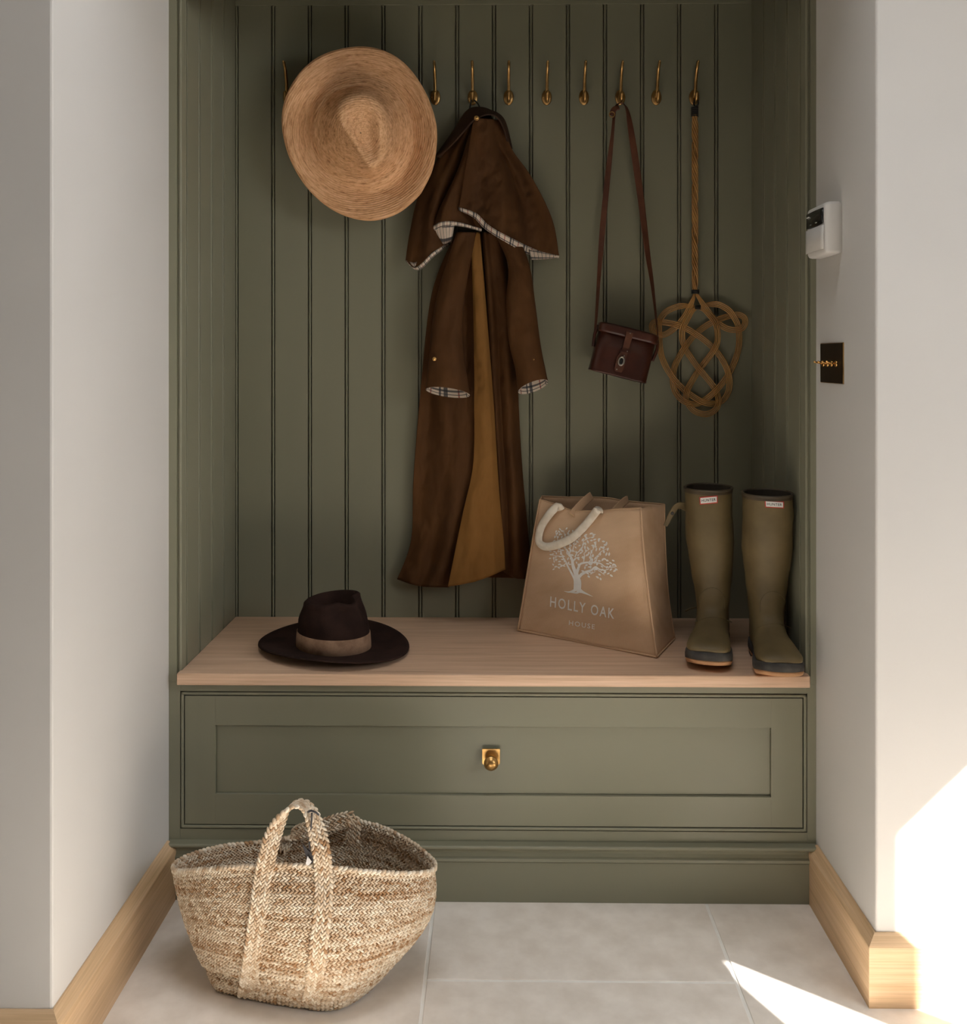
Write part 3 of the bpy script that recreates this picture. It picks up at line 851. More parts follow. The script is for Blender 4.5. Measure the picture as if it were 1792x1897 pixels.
# ================================================================== fedora on the bench
fc = PZ(616, 1204, ZB)
fed = thing('fedora', 'dark brown felt fedora with tan suede band on the bench left of the coat', 'hat', (fc.x, fc.y, ZB))
FA = math.atan2(-0.62, 0.78)                   # direction of the pinched front
fx, fy = Vector((math.cos(FA), math.sin(FA), 0)), Vector((-math.sin(FA), math.cos(FA), 0))
FO = Vector((fc.x, fc.y + 0.015, ZB))
def fed_p(a, r, z, sl=1.0):
    return FO + fx * (math.cos(a) * r * 1.13 * sl) + fy * (math.sin(a) * r * 0.93) + Vector((0, 0, z))
NF = 96
def brim_z(a, t):
    lift = 0.013 + 0.014 * sstep(-0.2, -1.0, math.cos(a - FA * 0 + 0.0)) + 0.010 * max(0, math.sin(a)) ** 2
    return 0.006 + lift * t ** 1.6 * (0.55 + 0.45 * math.cos(2 * a)) if False else 0.0035 + (0.007 + 0.016 * (0.5 - 0.5 * math.cos(2 * (a - 0.4)))) * t ** 1.5
rings = [[fed_p(2 * math.pi * k / NF, 0.084 + (0.1745 - 0.084) * i / 12, brim_z(2 * math.pi * k / NF, i / 12) + 0.004 * (1 - i / 12)) for k in range(NF)] for i in range(13)]
b_ = loft('brim', rings, MAT['felt'], fed, True, True, False, False, False)
solidify(b_, 0.0032, 1.0)
def crown_r(a, v):
    r = 0.0855 - 0.006 * v - 0.010 * sstep(0.6, 1.0, v)
    for s_ in (-1, 1):                         # the two finger pinches at the front
        d = (a - s_ * 0.62 + math.pi) % (2 * math.pi) - math.pi
        r -= 0.019 * math.exp(-(d / 0.34) ** 2) * sstep(0.35, 0.95, v)
    return r
def crown_h(a): return 0.113 + 0.010 * math.sin(a + 0.75) - 0.012 * math.exp(-(((a + math.pi) % (2 * math.pi) - math.pi) / 0.5) ** 2)
rings = []
for i in range(22):
    v = i / 21
    rings.append([fed_p(2 * math.pi * k / NF, crown_r(2 * math.pi * k / NF, v), 0.004 + v * crown_h(2 * math.pi * k / NF)) for k in range(NF)])
for i in range(1, 15):
    t = i / 14
    ring = []
    for k in range(NF):
        a = 2 * math.pi * k / NF
        r = crown_r(a, 1) * (1 - t) ** 0.9
        round_ = 0.006 * math.sin(math.pi * min(1, t * 3.2)) if t < 0.31 else 0
        dip = 0.040 * sstep(0.06, 0.95, t)
        ring.append(fed_p(a, max(r, 0.0008), 0.004 + crown_h(a) * (1 - t) + 0.113 * t + round_ - dip + 0.010 * t * 0))
    rings.append(ring)
loft('crown', rings, MAT['felt'], fed, True, True, False, True, False)
rings = []
for z, e in ((0.004, 0.0006), (0.0045, 0.0026), (0.022, 0.0024), (0.040, 0.0018), (0.0405, 0.0002)):
    rings.append([fed_p(2 * math.pi * k / NF, crown_r(2 * math.pi * k / NF, z / 0.124) + e, 0.002 + z) for k in range(NF)])
tag(loft('hat_band', rings, MAT['suede'], fed, True, True, False, False, False), 'wide tan suede band')

# ================================================================== leather binocular case
case_c = PY(1157, 650, 2.47)
case = thing('leather_case', 'oxblood leather binocular case hanging by a long strap from a hook', 'case', (case_c.x, 2.48, case_c.z))
tilt = R(14)
cu = Vector((math.cos(tilt), 0, -math.sin(tilt)))       # across
cv = Vector((math.sin(tilt), 0, math.cos(tilt)))        # up
cw = Vector((0, -1, 0))                                 # towards the viewer
CO = PY(1143, 698, 2.462)                               # bottom centre
def kid(w, d, z, n=56, e=3.4):
    out = []
    for k in range(n):
        a = 2 * math.pi * k / n
        c, s = math.cos(a), math.sin(a)
        x = w * math.copysign(abs(c) ** (2 / e), c); y = d * math.copysign(abs(s) ** (2 / e), s)
        y += 0.004 * math.cos(2 * math.pi * x / (2 * w)) * (0 if y < 0 else 1) * -1
        out.append(CO + cu * x + cv * z + cw * y)
    return out
body = loft('body', [kid(w, d, z) for w, d, z in ((0.070, 0.032, 0.0), (0.0755, 0.0365, 0.0008), (0.0765, 0.0375, 0.003), (0.0755, 0.0365, 0.006), (0.0752, 0.036, 0.02), (0.0748, 0.036, 0.06), (0.0745, 0.036, 0.112))], MAT['leather'], case, True, True, True, True, False)
lid = loft('lid', [kid(w, d, z) for w, d, z in ((0.0752, 0.0365, 0.104), (0.0790, 0.0390, 0.1045), (0.0795, 0.0395, 0.110), (0.0795, 0.0395, 0.124), (0.0780, 0.0385, 0.1270), (0.072, 0.034, 0.1295), (0.04, 0.018, 0.1315), (0.002, 0.001, 0.132))], MAT['leather'], case, True, True, False, True, False)
def case_pt(x, z, y): return CO + cu * x + cv * z + cw * y
def slab(nm, outline, y0, y1, mat, parent):
    n = len(outline)
    v = [case_pt(x, z, y0) for x, z in outline] + [case_pt(x, z, y1) for x, z in outline]
    return mesh(nm, v, [(i, (i + 1) % n, n + (i + 1) % n, n + i) for i in range(n)] + [tuple(range(n, 2 * n)), tuple(range(n))[::-1]], mat, parent, False)
tab = [(-0.009, 0.118), (-0.0085, 0.066), (-0.012, 0.060), (-0.0165, 0.050), (-0.0165, 0.020), (-0.013, 0.013), (0.0035, 0.013), (0.006, 0.020), (0.006, 0.052), (0.0075, 0.066), (0.009, 0.118)]
slab('closing_tab', tab, 0.036, 0.0415, MAT['strap'], case)
slab('tab_keeper', [(-0.0125, 0.071), (-0.0125, 0.064), (0.011, 0.066), (0.011, 0.073)], 0.0385, 0.0450, MAT['leather'], case)
ringp = [case_pt(-0.004 + 0.0068 * math.cos(t), 0.041 + 0.0105 * math.sin(t), 0.0445) for t in np.linspace(0, 2 * math.pi, 28, endpoint=False)]
tag(tube('lock_ring', ringp, 0.0024, MAT['steel'], case, 8, True), 'oval steel turn-lock ring')
slab('lock_slot', [(-0.0072, 0.034), (-0.0008, 0.034), (-0.0008, 0.048), (-0.0072, 0.048)], 0.0410, 0.0425, MAT['tie'], case)
for x, z, y in ((0.001, 0.116, 0.0415), (0.000, 0.056, 0.0416), (-0.010, 0.018, 0.0416), (0.0045, 0.069, 0.0450)):
    Ms = Matrix.Translation(case_pt(x, z, y)) @ Matrix.Rotation(R(90), 4, 'X')
    lathe('rivet', [(0.0001, -0.001), (0.0017, -0.001), (0.0017, 0.0004), (0.0008, 0.0012), (0.0001, 0.0014)], Ms, MAT['steel'], case, 10)
for sx in (-1, 1):
    p = catmull([case_pt(sx * 0.079, 0.118, 0.0), case_pt(sx * 0.083, 0.095, 0.006), case_pt(sx * 0.079, 0.062, 0.004)], 10)
    tube('strap_lug', p, 0.0042, MAT['leather'], case, 8)
def strap_ribbon(nm, pts, mat, parent, th=0.0022, n=70):
    """pts: (px, py, Y, width_m, angle) - angle 0 = flat to the wall, 90 = edge on"""
    q = catmull([(a, b, c, w * 100, d) for a, b, c, w, d in pts], n)
    rings = []
    C = [PY(a, b, c) for a, b, c, w, d in q]
    for i, (a, b, c, w, d) in enumerate(q):
        t = (C[min(i + 1, n - 1)] - C[max(i - 1, 0)]).normalized()
        nrm = Vector((0, -1, 0)); nrm = (nrm - t * nrm.dot(t)).normalized()
        side = t.cross(nrm)
        k = R(d)
        s2 = side * math.cos(k) + nrm * math.sin(k)
        n2 = nrm * math.cos(k) - side * math.sin(k)
        hw_, ht = w / 200, th / 2
        rings.append([C[i] + s2 * hw_ + n2 * ht * 0.4, C[i] + s2 * hw_ * 0.8 + n2 * ht, C[i] - s2 * hw_ * 0.8 + n2 * ht, C[i] - s2 * hw_ + n2 * ht * 0.4, C[i] - s2 * hw_ * 0.8 - n2 * ht, C[i] + s2 * hw_ * 0.8 - n2 * ht])
    return loft(nm, rings, mat, parent, False, True, True, True, False)
strap_ribbon('strap', [(1102, 622, 2.462, 0.013, 75), (1104, 600, 2.464, 0.013, 70), (1107, 560, 2.480, 0.013, 60), (1111, 500, 2.500, 0.014, 45), (1117, 420, 2.505, 0.0155, 20), (1127, 320, 2.505, 0.0145, 15), (1135, 250, 2.500, 0.012, 50), (1138, 215, 2.497, 0.012, 60), (1141, 198, 2.494, 0.013, 60), (1147, 191.5, 2.502, 0.013, 80),
                      (1155, 192, 2.502, 0.014, 80), (1162, 203, 2.497, 0.015, 50), (1168, 235, 2.497, 0.017, 20), (1178, 300, 2.502, 0.0185, 8), (1189, 380, 2.505, 0.018, 12), (1200, 470, 2.497, 0.0165, 25), (1209, 530, 2.485, 0.015, 45), (1216, 590, 2.472, 0.013, 65), (1219, 622, 2.462, 0.013, 75), (1218, 640, 2.462, 0.013, 75)], MAT['strap'], case, 0.0024, 150)
strap_ribbon('buckle_end', [(1133, 214, 2.487, 0.013, 20), (1138, 203, 2.484, 0.015, 10), (1147, 199, 2.484, 0.013, 30)], MAT['strap'], case, 0.006, 14)
bk = [PY(1134 + 5 * math.cos(t), 212 + 5 * math.sin(t), 2.482) for t in np.linspace(0, 2 * math.pi, 16, endpoint=False)]
tube('buckle', bk, 0.0012, MAT['brass'], case, 6, True)

# ================================================================== rattan carpet beater
cbx = PY(1287, 540, 2.50)
beat = thing('carpet_beater', 'woven rattan carpet beater hanging head down from the rightmost hook', 'carpet beater', (cbx.x, 2.5, cbx.z))
ZK = 0.13708
def zp(p): return (1200 + p[0] * ZK, 530 + p[1] * ZK)
KA = [(640, 100), (600, 220), (530, 370), (440, 490), (350, 580), (250, 645), (150, 660), (75, 610), (60, 530), (100, 485), (200, 488), (310, 503), (430, 535), (560, 592), (700, 680), (830, 780), (950, 905), (1040, 1045), (1092, 1180), (1108, 1300), (1095, 1420), (1030, 1530), (930, 1585), (800, 1580), (690, 1535), (560, 1450), (420, 1330), (310, 1190), (225, 1040), (175, 880), (160, 720), (155, 600), (162, 470), (250, 350), (380, 285), (500, 265), (600, 275), (672, 292)]
KB = [(660, 100), (720, 195), (800, 310), (890, 430), (975, 515), (1080, 575), (1180, 592), (1275, 570), (1322, 500), (1308, 425), (1240, 388), (1150, 392), (1010, 432), (880, 485), (740, 572), (620, 680), (520, 805), (425, 960), (362, 1100), (342, 1250), (360, 1390), (420, 1495), (500, 1560), (600, 1592), (700, 1580), (830, 1500), (960, 1375), (1080, 1215), (1170, 1040), (1228, 850), (1240, 690), (1222, 530), (1175, 430), (1100, 325), (960, 250), (830, 248), (750, 270), (690, 292)]
KC = [(676, 292), (600, 345), (525, 465), (475, 590), (472, 720), (515, 850), (590, 970), (680, 1095), (780, 1215), (880, 1340), (940, 1450), (962, 1560), (935, 1650), (860, 1712), (760, 1730), (640, 1690), (555, 1600), (522, 1500), (545, 1390), (610, 1270), (700, 1130), (800, 1000), (890, 875), (940, 770), (948, 640), (920, 500), (850, 400), (765, 325), (690, 296)]
KP = [catmull([zp(p) for p in K], 220) for K in (KA, KB, KC)]
cross = []
flat = [(pi, i) for pi, P_ in enumerate(KP) for i in range(len(P_) - 1)]
for pi in range(3):
    for pj in range(pi, 3):
        A_, B_ = KP[pi], KP[pj]
        for i in range(len(A_) - 1):
            a, d1 = A_[i], A_[i + 1] - A_[i]
            b, d2 = B_[:-1], B_[1:] - B_[:-1]
            den = d1[0] * d2[:, 1] - d1[1] * d2[:, 0]
            den = np.where(np.abs(den) < 1e-12, 1e-12, den)
            w = b - a
            s = (w[:, 0] * d2[:, 1] - w[:, 1] * d2[:, 0]) / den
            t = (w[:, 0] * d1[1] - w[:, 1] * d1[0]) / den
            for j in np.where((s >= 0) & (s < 1) & (t >= 0) & (t < 1))[0]:
                if pi == pj and j <= i + 3: continue
                cross.append(((pi, i + float(s[j])), (pj, int(j) + float(t[j]))))
visits = {0: [], 1: [], 2: []}
for ci, (p, q) in enumerate(cross):
    visits[p[0]].append((p[1], ci, 0)); visits[q[0]].append((q[1], ci, 1))
sgn = {}
for pi in range(3):
    visits[pi].sort()
    cur = 1
    for idx, (t, ci, side) in enumerate(visits[pi]):
        if (ci, 1 - side) in sgn: cur = -sgn[(ci, 1 - side)]
        sgn[(ci, side)] = cur
        cur = -cur
for pi, P_ in enumerate(KP):
    n = len(P_)
    ts = [0.0] + [v[0] for v in visits[pi]] + [n - 1.0]
    ys = [0.0] + [sgn[(v[1], v[2])] * 0.0052 for v in visits[pi]] + [0.0]
    off = np.interp(np.arange(n), ts, ys)
    off = np.convolve(np.pad(off, 3, 'edge'), np.ones(7) / 7, 'valid')
    C = [PY(P_[i][0], P_[i][1], 2.5150 - off[i]) for i in range(n)]
    for k in range(4):
        path = []
        for i in range(n):
            t = C[min(i + 1, n - 1)] - C[max(i - 1, 0)]
            t.y = 0; t.normalize()
            sd = Vector((t.z, 0, -t.x))
            sp = 0.0043 * min(1.0, 0.35 + 0.65 * min(i, n - 1 - i) / 10)
            path.append(C[i] + sd * ((k - 1.5) * sp) + Vector((0, -0.0006 * math.sin(i * 0.3 + k), 0)))
        tube('cane', path, 0.00152, MAT['cane'], beat, 7)
top, bot = PY(1288, 212, 2.497), PY(1288, 541, 2.5150)
for k in range(7):                              # twisted shaft
    path = []
    for i in range(90):
        t = i / 89
        a = 2 * math.pi * (k / 7 + 4.2 * t)
        r = 0.0068 * (1 if k < 6 else 0.0) * (0.75 + 0.25 * min(1, min(t, 1 - t) * 14))
        c = top.lerp(bot, t)
        path.append(c + Vector((math.cos(a) * r, math.sin(a) * r, 0)))
    tube('shaft_cane', path, 0.0022, MAT['cane'], beat, 7)
def wrap(nm, px_, p0, p1, r, turns):
    a, b = PY(px_, p0, 2.499), PY(px_, p1, 2.499)
    if p0 > 400: a, b = PY(px_, p0, 2.5150), PY(px_, p1, 2.5150)
    path = [a.lerp(b, i / (turns * 14)) + Vector((math.cos(2 * math.pi * i / 14) * r, math.sin(2 * math.pi * i / 14) * r, 0)) for i in range(turns * 14 + 1)]
    tube(nm, path, 0.0016, MAT['tie'], beat, 6)
wrap('top_binding', 1287.5, 198, 216, 0.0085, 7)
wrap('neck_binding', 1288.5, 537, 544, 0.0092, 4)
wrap('head_binding', 1293, 566, 573, 0.0070, 3)
lp = [HOOK[1286] + Vector((0.0015, -0.012, -0.030)), HOOK[1286] + Vector((-0.0055, -0.024, -0.022)), HOOK[1286] + Vector((0.0, -0.027, -0.0095)), HOOK[1286] + Vector((0.0065, -0.024, -0.022)), HOOK[1286] + Vector((0.0025, -0.012, -0.030))]
tube('hanging_loop', catmull([PY(1287, 206, 2.497)] + lp + [PY(1289, 206, 2.497)], 40), 0.0022, MAT['tie'], beat, 7)
# ================================================================== surface helpers
from mathutils.bvhtree import BVHTree
EYEV = Vector((0, 0, EYE))
def bvh_of(o):
    og = ORG[o.name]
    return BVHTree.FromPolygons([v.co + og for v in o.data.vertices], [tuple(p.vertices) for p in o.data.polygons])
def on_surface(tree, px_, py_, lift=0.001, fallback=2.2):
    d = ray(px_, py_).normalized()
    h = tree.ray_cast(EYEV, d)
    if h[0] is None: return PY(px_, py_, fallback)
    return h[0] - d * lift
def text_mesh(txt, spacing=1.0):
    cu_ = bpy.data.curves.new('lettering', 'FONT')
    cu_.body = txt
    cu_.space_character = spacing
    cu_.offset = 0.012
    cu_.resolution_u = 3
    ob = bpy.data.objects.new('lettering', cu_)
    COL.objects.link(ob)
    me = bpy.data.meshes.new_from_object(ob.evaluated_get(bpy.context.evaluated_depsgraph_get()))
    v = np.array([tuple(p.co) for p in me.vertices]); f = [tuple(p.vertices) for p in me.polygons]
    bpy.data.objects.remove(ob, do_unlink=True); bpy.data.curves.remove(cu_); bpy.data.meshes.remove(me)
    v = v[:, :2] - v[:, :2].min(0)
    v /= v.max(0)
    return v, f
def lettering(nm, txt, p0, p1, up, tree, mat, parent, spacing=1.0, lift=0.0012):
    v, f = text_mesh(txt, spacing)
    P = [on_surface(tree, p0[0] + (p1[0] - p0[0]) * x + up[0] * y, p0[1] + (p1[1] - p0[1]) * x + up[1] * y, lift) for x, y in v]
    return mesh(nm, P, f, mat, parent)

# ================================================================== jute tote bag
ZT = ZB + 0.0045                               # cloth starts above its own piping
FL, FR_, BR_ = PZ(960, 1166, ZT), PZ(1217, 1216, ZT), PZ(1250, 1182, ZT)
BL = FL + BR_ - FR_
def proj(p):
    s, c = math.sin(YAW), math.cos(YAW)
    dpt = -p.x * s + p.y * c
    return (896 + FPX * (p.x * c + p.y * s) / dpt, HORIZON - FPX * (p.z - EYE) / dpt)
tote = thing('tote_bag', 'tan jute tote bag printed with a white tree and lettering on the bench', 'tote bag', ((FL.x + BR_.x) / 2, (FL.y + BR_.y) / 2, ZB))
fT = [(1001, 925), (1035, 936), (1063, 946), (1110, 946), (1150, 943), (1188, 941)]
fL = [(1001, 925), (990, 985), (976, 1070), (960, 1167)]
fR = [(1188, 941), (1192, 1010), (1203, 1110), (1217, 1217)]
bT = [(1004, 919), (1050, 921), (1095, 921), (1130, 923), (1160, 928), (1231, 934)]
bR = [(1231, 934), (1232, 1000), (1238, 1100), (1250, 1183)]
blp = proj(BL)
bL = [(1004, 919), (1003, 985), (1001, 1070), blp]
def lerp(a, b, t): return a + (b - a) * t
def y_front(u, v): return lerp(lerp(2.432, 2.246, u), lerp(FL.y, FR_.y, u), v) - 0.010 * math.sin(math.pi * u) * math.sin(math.pi * v ** 0.8) + 0.014 * math.sin(math.pi * u) * (1 - v) ** 3 - 0.004 * math.exp(-((u - 0.86) / 0.07) ** 2) * math.sin(math.pi * v)
def y_right(u, v): return lerp(lerp(2.246, 2.345, u), lerp(FR_.y, BR_.y, u), v) + 0.012 * math.sin(math.pi * u) * (1 - v) - 0.006 * math.sin(2 * math.pi * u) * sstep(0.5, 0.85, v) * (1 - sstep(0.9, 1, v))
def y_back(u, v): return lerp(lerp(2.492, 2.345, u), lerp(BL.y, BR_.y, u), v) + 0.006 * math.sin(math.pi * u)
def y_left(u, v): return lerp(lerp(2.492, 2.432, u), lerp(BL.y, FL.y, u), v)
tf = cloth('front_panel', fT, [(960, 1167), (1217, 1217)], fL, fR, y_front, MAT['jute_cloth'], tote, 44, 44, 0.0018)
cloth('side_gusset', [(1188, 941), (1231, 934)], [(1217, 1217), (1250, 1183)], fR, bR, y_right, MAT['jute_cloth'], tote, 20, 40, 0.0018)
cloth('back_panel', bT, [blp, (1250, 1183)], bL, bR, y_back, MAT['jute_cloth'], tote, 40, 30, 0.0018)
cloth('side_gusset', [(1004, 919), (1001, 925)], [blp, (960, 1167)], bL, fL, y_left, MAT['jute_cloth'], tote, 10, 30, 0.0018)
mesh('base', [FL, FR_, BR_, BL], [(0, 1, 2, 3)], MAT['jute_cloth'], tote, False, [(p.x, p.y) for p in (FL, FR_, BR_, BL)]).location.z = 0.0012
def edge_px(pts, yf, n=40):
    q = catmull(pts, n)
    return [PY(a, b, yf(i / (n - 1))) for i, (a, b) in enumerate(q)]
for pts, yf in ((fR, lambda t: y_front(1, t) - 0.002), ([(960, 1167), (1217, 1217)], lambda t: y_front(t, 1) - 0.002), (fL, lambda t: y_front(0, t) - 0.002), (bR, lambda t: y_right(1, t)), ([(1217, 1216.5), (1250, 1182.5)], lambda t: y_right(t, 1))):
    tube('piping', edge_px(pts, yf), 0.0026, MAT['jute_cloth'], tote, 7)
tube('rim_hem', edge_px(fT, lambda t: y_front(t, 0)), 0.0020, MAT['jute_cloth'], tote, 6)
tube('rim_hem', edge_px(bT, lambda t: y_back(t, 0)), 0.0020, MAT['jute_cloth'], tote, 6)
ttree = bvh_of(tf)
def yfp(x): return 2.43 - (x - 1000) / 188 * 0.185
# webbing handle flopped over the front
hp = [(1040, 944, 0.004), (1034, 938, -0.006), (1022, 948, -0.018), (1006, 970, -0.022), (999, 990, -0.020), (1000, 1006, -0.018), (1013, 1013, -0.016), (1036, 1008, -0.016), (1060, 996, -0.016), (1080, 978, -0.016), (1096, 959, -0.018), (1106, 946, -0.014), (1110, 942, -0.004), (1111, 948, 0.006)]
hq = catmull([(a, b, (on_surface(ttree, a, b, 0.0).y - 0.011 if 4 <= i <= 10 else yfp(a) + c)) for i, (a, b, c) in enumerate(hp)], 70)
C = [PY(*q) for q in hq]
rings = []
for i in range(70):
    t = (C[min(i + 1, 69)] - C[max(i - 1, 0)]).normalized()
    nr = Vector((-0.5, -0.86, 0)); nr = (nr - t * nr.dot(t)).normalized()
    sd = t.cross(nr)
    rings.append([C[i] + sd * (0.0104 * math.cos(a)) + nr * (0.0050 * math.sin(a)) for a in np.linspace(0, 2 * math.pi, 14, endpoint=False)])
tag(loft('front_handle', rings, MAT['webbing'], tote, True, True, True, True, True), 'cream cotton handle flopped over the front')
strap_ribbon('back_handle', [(1096, 918, 2.415, 0.020, 0), (1091, 922, 2.408, 0.021, 0), (1078, 934, 2.392, 0.021, 0), (1060, 954, 2.372, 0.021, 0)], MAT['jute_cloth'], tote, 0.005, 16)
strap_ribbon('back_handle', [(1163, 925, 2.378, 0.018, 0), (1159, 927, 2.372, 0.019, 0), (1147, 938, 2.356, 0.019, 0), (1132, 954, 2.338, 0.019, 0)], MAT['jute_cloth'], tote, 0.005, 16)
# printed tree
rng = random.Random(7)
PV, PF = [], []
def stroke(pts, w0, w1, n=None):
    n = n or max(6, len(pts) * 5)
    q = catmull(pts, n)
    b0 = len(PV)
    for i in range(n):
        t = q[min(i + 1, n - 1)] - q[max(i - 1, 0)]
        t = t / max(1e-6, np.hypot(*t))
        w = (w0 + (w1 - w0) * i / (n - 1)) / 2
        PV.append((q[i][0] - t[1] * w, q[i][1] + t[0] * w)); PV.append((q[i][0] + t[1] * w, q[i][1] - t[0] * w))
    for i in range(n - 1): PF.append((b0 + 2 * i, b0 + 2 * i + 1, b0 + 2 * i + 3, b0 + 2 * i + 2))
def leaf(x, y, a, l, w):
    b0 = len(PV)
    for t, s in ((0, 0), (0.3, 0.8), (0.55, 1.0), (0.8, 0.6), (1, 0), (0.8, -0.6), (0.55, -1.0), (0.3, -0.8)):
        dx, dy = t * l, s * w / 2
        PV.append((x + dx * math.cos(a) - dy * math.sin(a), y + dx * math.sin(a) + dy * math.cos(a)))
    PF.append(tuple(range(b0, b0 + 8)))
def zt(*p): return [(980 + a * 0.10045, 960 + b * 0.10045) for a, b in p]
stroke(zt((900, 1340), (890, 1200), (880, 1080), (850, 980), (815, 880), (800, 780), (770, 700), (740, 640), (700, 580)), 11, 2.2)
stroke(zt((930, 1330), (945, 1200), (930, 1110), (900, 1020), (930, 930)), 6, 2)
stroke(zt((850, 1310), (850, 1200), (840, 1120), (780, 1000), (720, 890), (680, 800), (620, 700), (590, 600)), 5, 1.6)
stroke(zt((930, 1080), (980, 1030), (1060, 990), (1150, 960), (1230, 900), (1300, 940), (1400, 960), (1480, 930)), 6, 1.2)
stroke(zt((880, 1000), (920, 900), (960, 840), (1080, 815), (1240, 820), (1330, 840), (1420, 900), (1560, 900), (1620, 890)), 4.5, 1.2)
stroke(zt((815, 800), (860, 740), (940, 720)), 3, 1); stroke(zt((850, 720), (890, 640), (950, 590), (1000, 500), (1010, 420), (1080, 380), (1150, 350)), 2.2, 1)
stroke(zt((1120, 800), (1150, 740), (1140, 650), (1180, 580), (1220, 500), (1200, 440)), 2, 0.9); stroke(zt((1240, 800), (1270, 700), (1330, 620), (1400, 580), (1450, 560)), 2, 0.9)
stroke(zt((1010, 800), (1030, 700), (1020, 650), (1090, 590), (1130, 560)), 1.8, 0.9); stroke(zt((760, 640), (760, 540), (730, 430), (660, 300), (640, 220)), 2.2, 0.9)
stroke(zt((600, 620), (560, 520), (530, 380), (490, 260)), 1.8, 0.9); stroke(zt((690, 830), (620, 880), (560, 900), (480, 890)), 2, 0.9); stroke(zt((640, 720), (560, 700), (480, 690), (420, 680)), 1.8, 0.9)
stroke(zt((800, 620), (830, 520), (850, 420), (900, 350), (950, 300)), 2, 0.9); stroke(zt((1280, 960), (1340, 1000), (1400, 1050)), 1.8, 0.9); stroke(zt((1100, 990), (1170, 1010), (1230, 980)), 2, 1)
stroke(zt((870, 1310), (820, 1340), (740, 1362), (650, 1345)), 6, 0.6); stroke(zt((900, 1320), (900, 1372), (760, 1370)), 5, 1); stroke(zt((940, 1320), (990, 1360), (1080, 1400), (1180, 1445)), 6, 0.6); stroke(zt((880, 1365), (960, 1365), (1040, 1390)), 4, 1.5)
crown_px = [(1023, 1004), (1029, 985), (1047, 979), (1060, 986), (1087, 986), (1104, 993), (1124, 1010), (1131, 1030), (1143, 1049), (1136, 1062), (1112, 1071), (1086, 1066), (1076, 1060), (1068, 1050), (1056, 1046), (1042, 1056), (1029, 1056), (1021, 1038)]
def inside(x, y):
    c = False
    n = len(crown_px)
    for i in range(n):
        x0, y0 = crown_px[i]; x1, y1 = crown_px[(i + 1) % n]
        if (y0 > y) != (y1 > y) and x < (x1 - x0) * (y - y0) / (y1 - y0) + x0: c = not c
    return c
pts_l = []
tries = 0
while len(pts_l) < 190 and tries < 20000:
    tries += 1
    x, y = rng.uniform(1020, 1144), rng.uniform(978, 1072)
    if not inside(x, y): continue
    dmin = 5.2 if x > 1075 else 4.2
    if any((x - a) ** 2 + (y - b) ** 2 < dmin ** 2 for a, b in pts_l): continue
    pts_l.append((x, y))
    a0 = math.atan2(y - 1062, x - 1066) + rng.choice((-0.75, 0.75)) + rng.uniform(-0.35, 0.35)
    k = 1.0 if x > 1072 else 0.82
    leaf(x, y, a0, rng.uniform(6.0, 8.4) * k, rng.uniform(3.0, 4.0) * k)
tag(mesh('tree_print', [on_surface(ttree, x, y, 0.0026) for x, y in PV], PF, MAT['white_print'], tote), 'white printed tree with spreading leafy branches')
tag(lettering('lettering', 'HOLLY OAK', (1019, 1124), (1138, 1147), (1.0, -19.5), ttree, MAT['white_print'], tote, 1.25, 0.0026), 'white lettering reading HOLLY OAK')
tag(lettering('lettering', 'HOUSE', (1054, 1158), (1102, 1166), (0.5, -9.0), ttree, MAT['white_print'], tote, 1.25, 0.0026), 'small white lettering reading HOUSE')

# ================================================================== rubber boots
RT = [  # (front f,z), (back f,z), half width, squareness  - sagittal plane, f from the heel forwards
    ((0.136, 0.384), (0.006, 0.386), 0.0545, 2.2), ((0.137, 0.355), (0.006, 0.357), 0.0545, 2.2), ((0.138, 0.320), (0.004, 0.322), 0.0555, 2.2), ((0.138, 0.275), (0.003, 0.277), 0.0560, 2.2),
    ((0.135, 0.225), (0.006, 0.227), 0.0530, 2.2), ((0.129, 0.180), (0.012, 0.180), 0.0475, 2.2), ((0.124, 0.145), (0.017, 0.140), 0.0420, 2.3), ((0.125, 0.120), (0.014, 0.105), 0.0395, 2.3),
    ((0.133, 0.103), (0.006, 0.070), 0.0385, 2.4), ((0.146, 0.094), (0.002, 0.038), 0.0385, 2.5), ((0.160, 0.087), (0.012, 0.022), 0.0385, 2.6), ((0.176, 0.082), (0.060, 0.020), 0.0385, 2.7),
    ((0.193, 0.077), (0.110, 0.021), 0.0410, 2.8), ((0.212, 0.071), (0.155, 0.021), 0.0450, 2.9), ((0.232, 0.064), (0.195, 0.022), 0.0475, 3.0), ((0.252, 0.057), (0.230, 0.023), 0.0475, 3.0),
    ((0.270, 0.050), (0.258, 0.025), 0.0440, 2.9), ((0.282, 0.043), (0.277, 0.027), 0.0365, 2.7), ((0.288, 0.037), (0.286, 0.030), 0.0220, 2.5)]
FS = 0.90
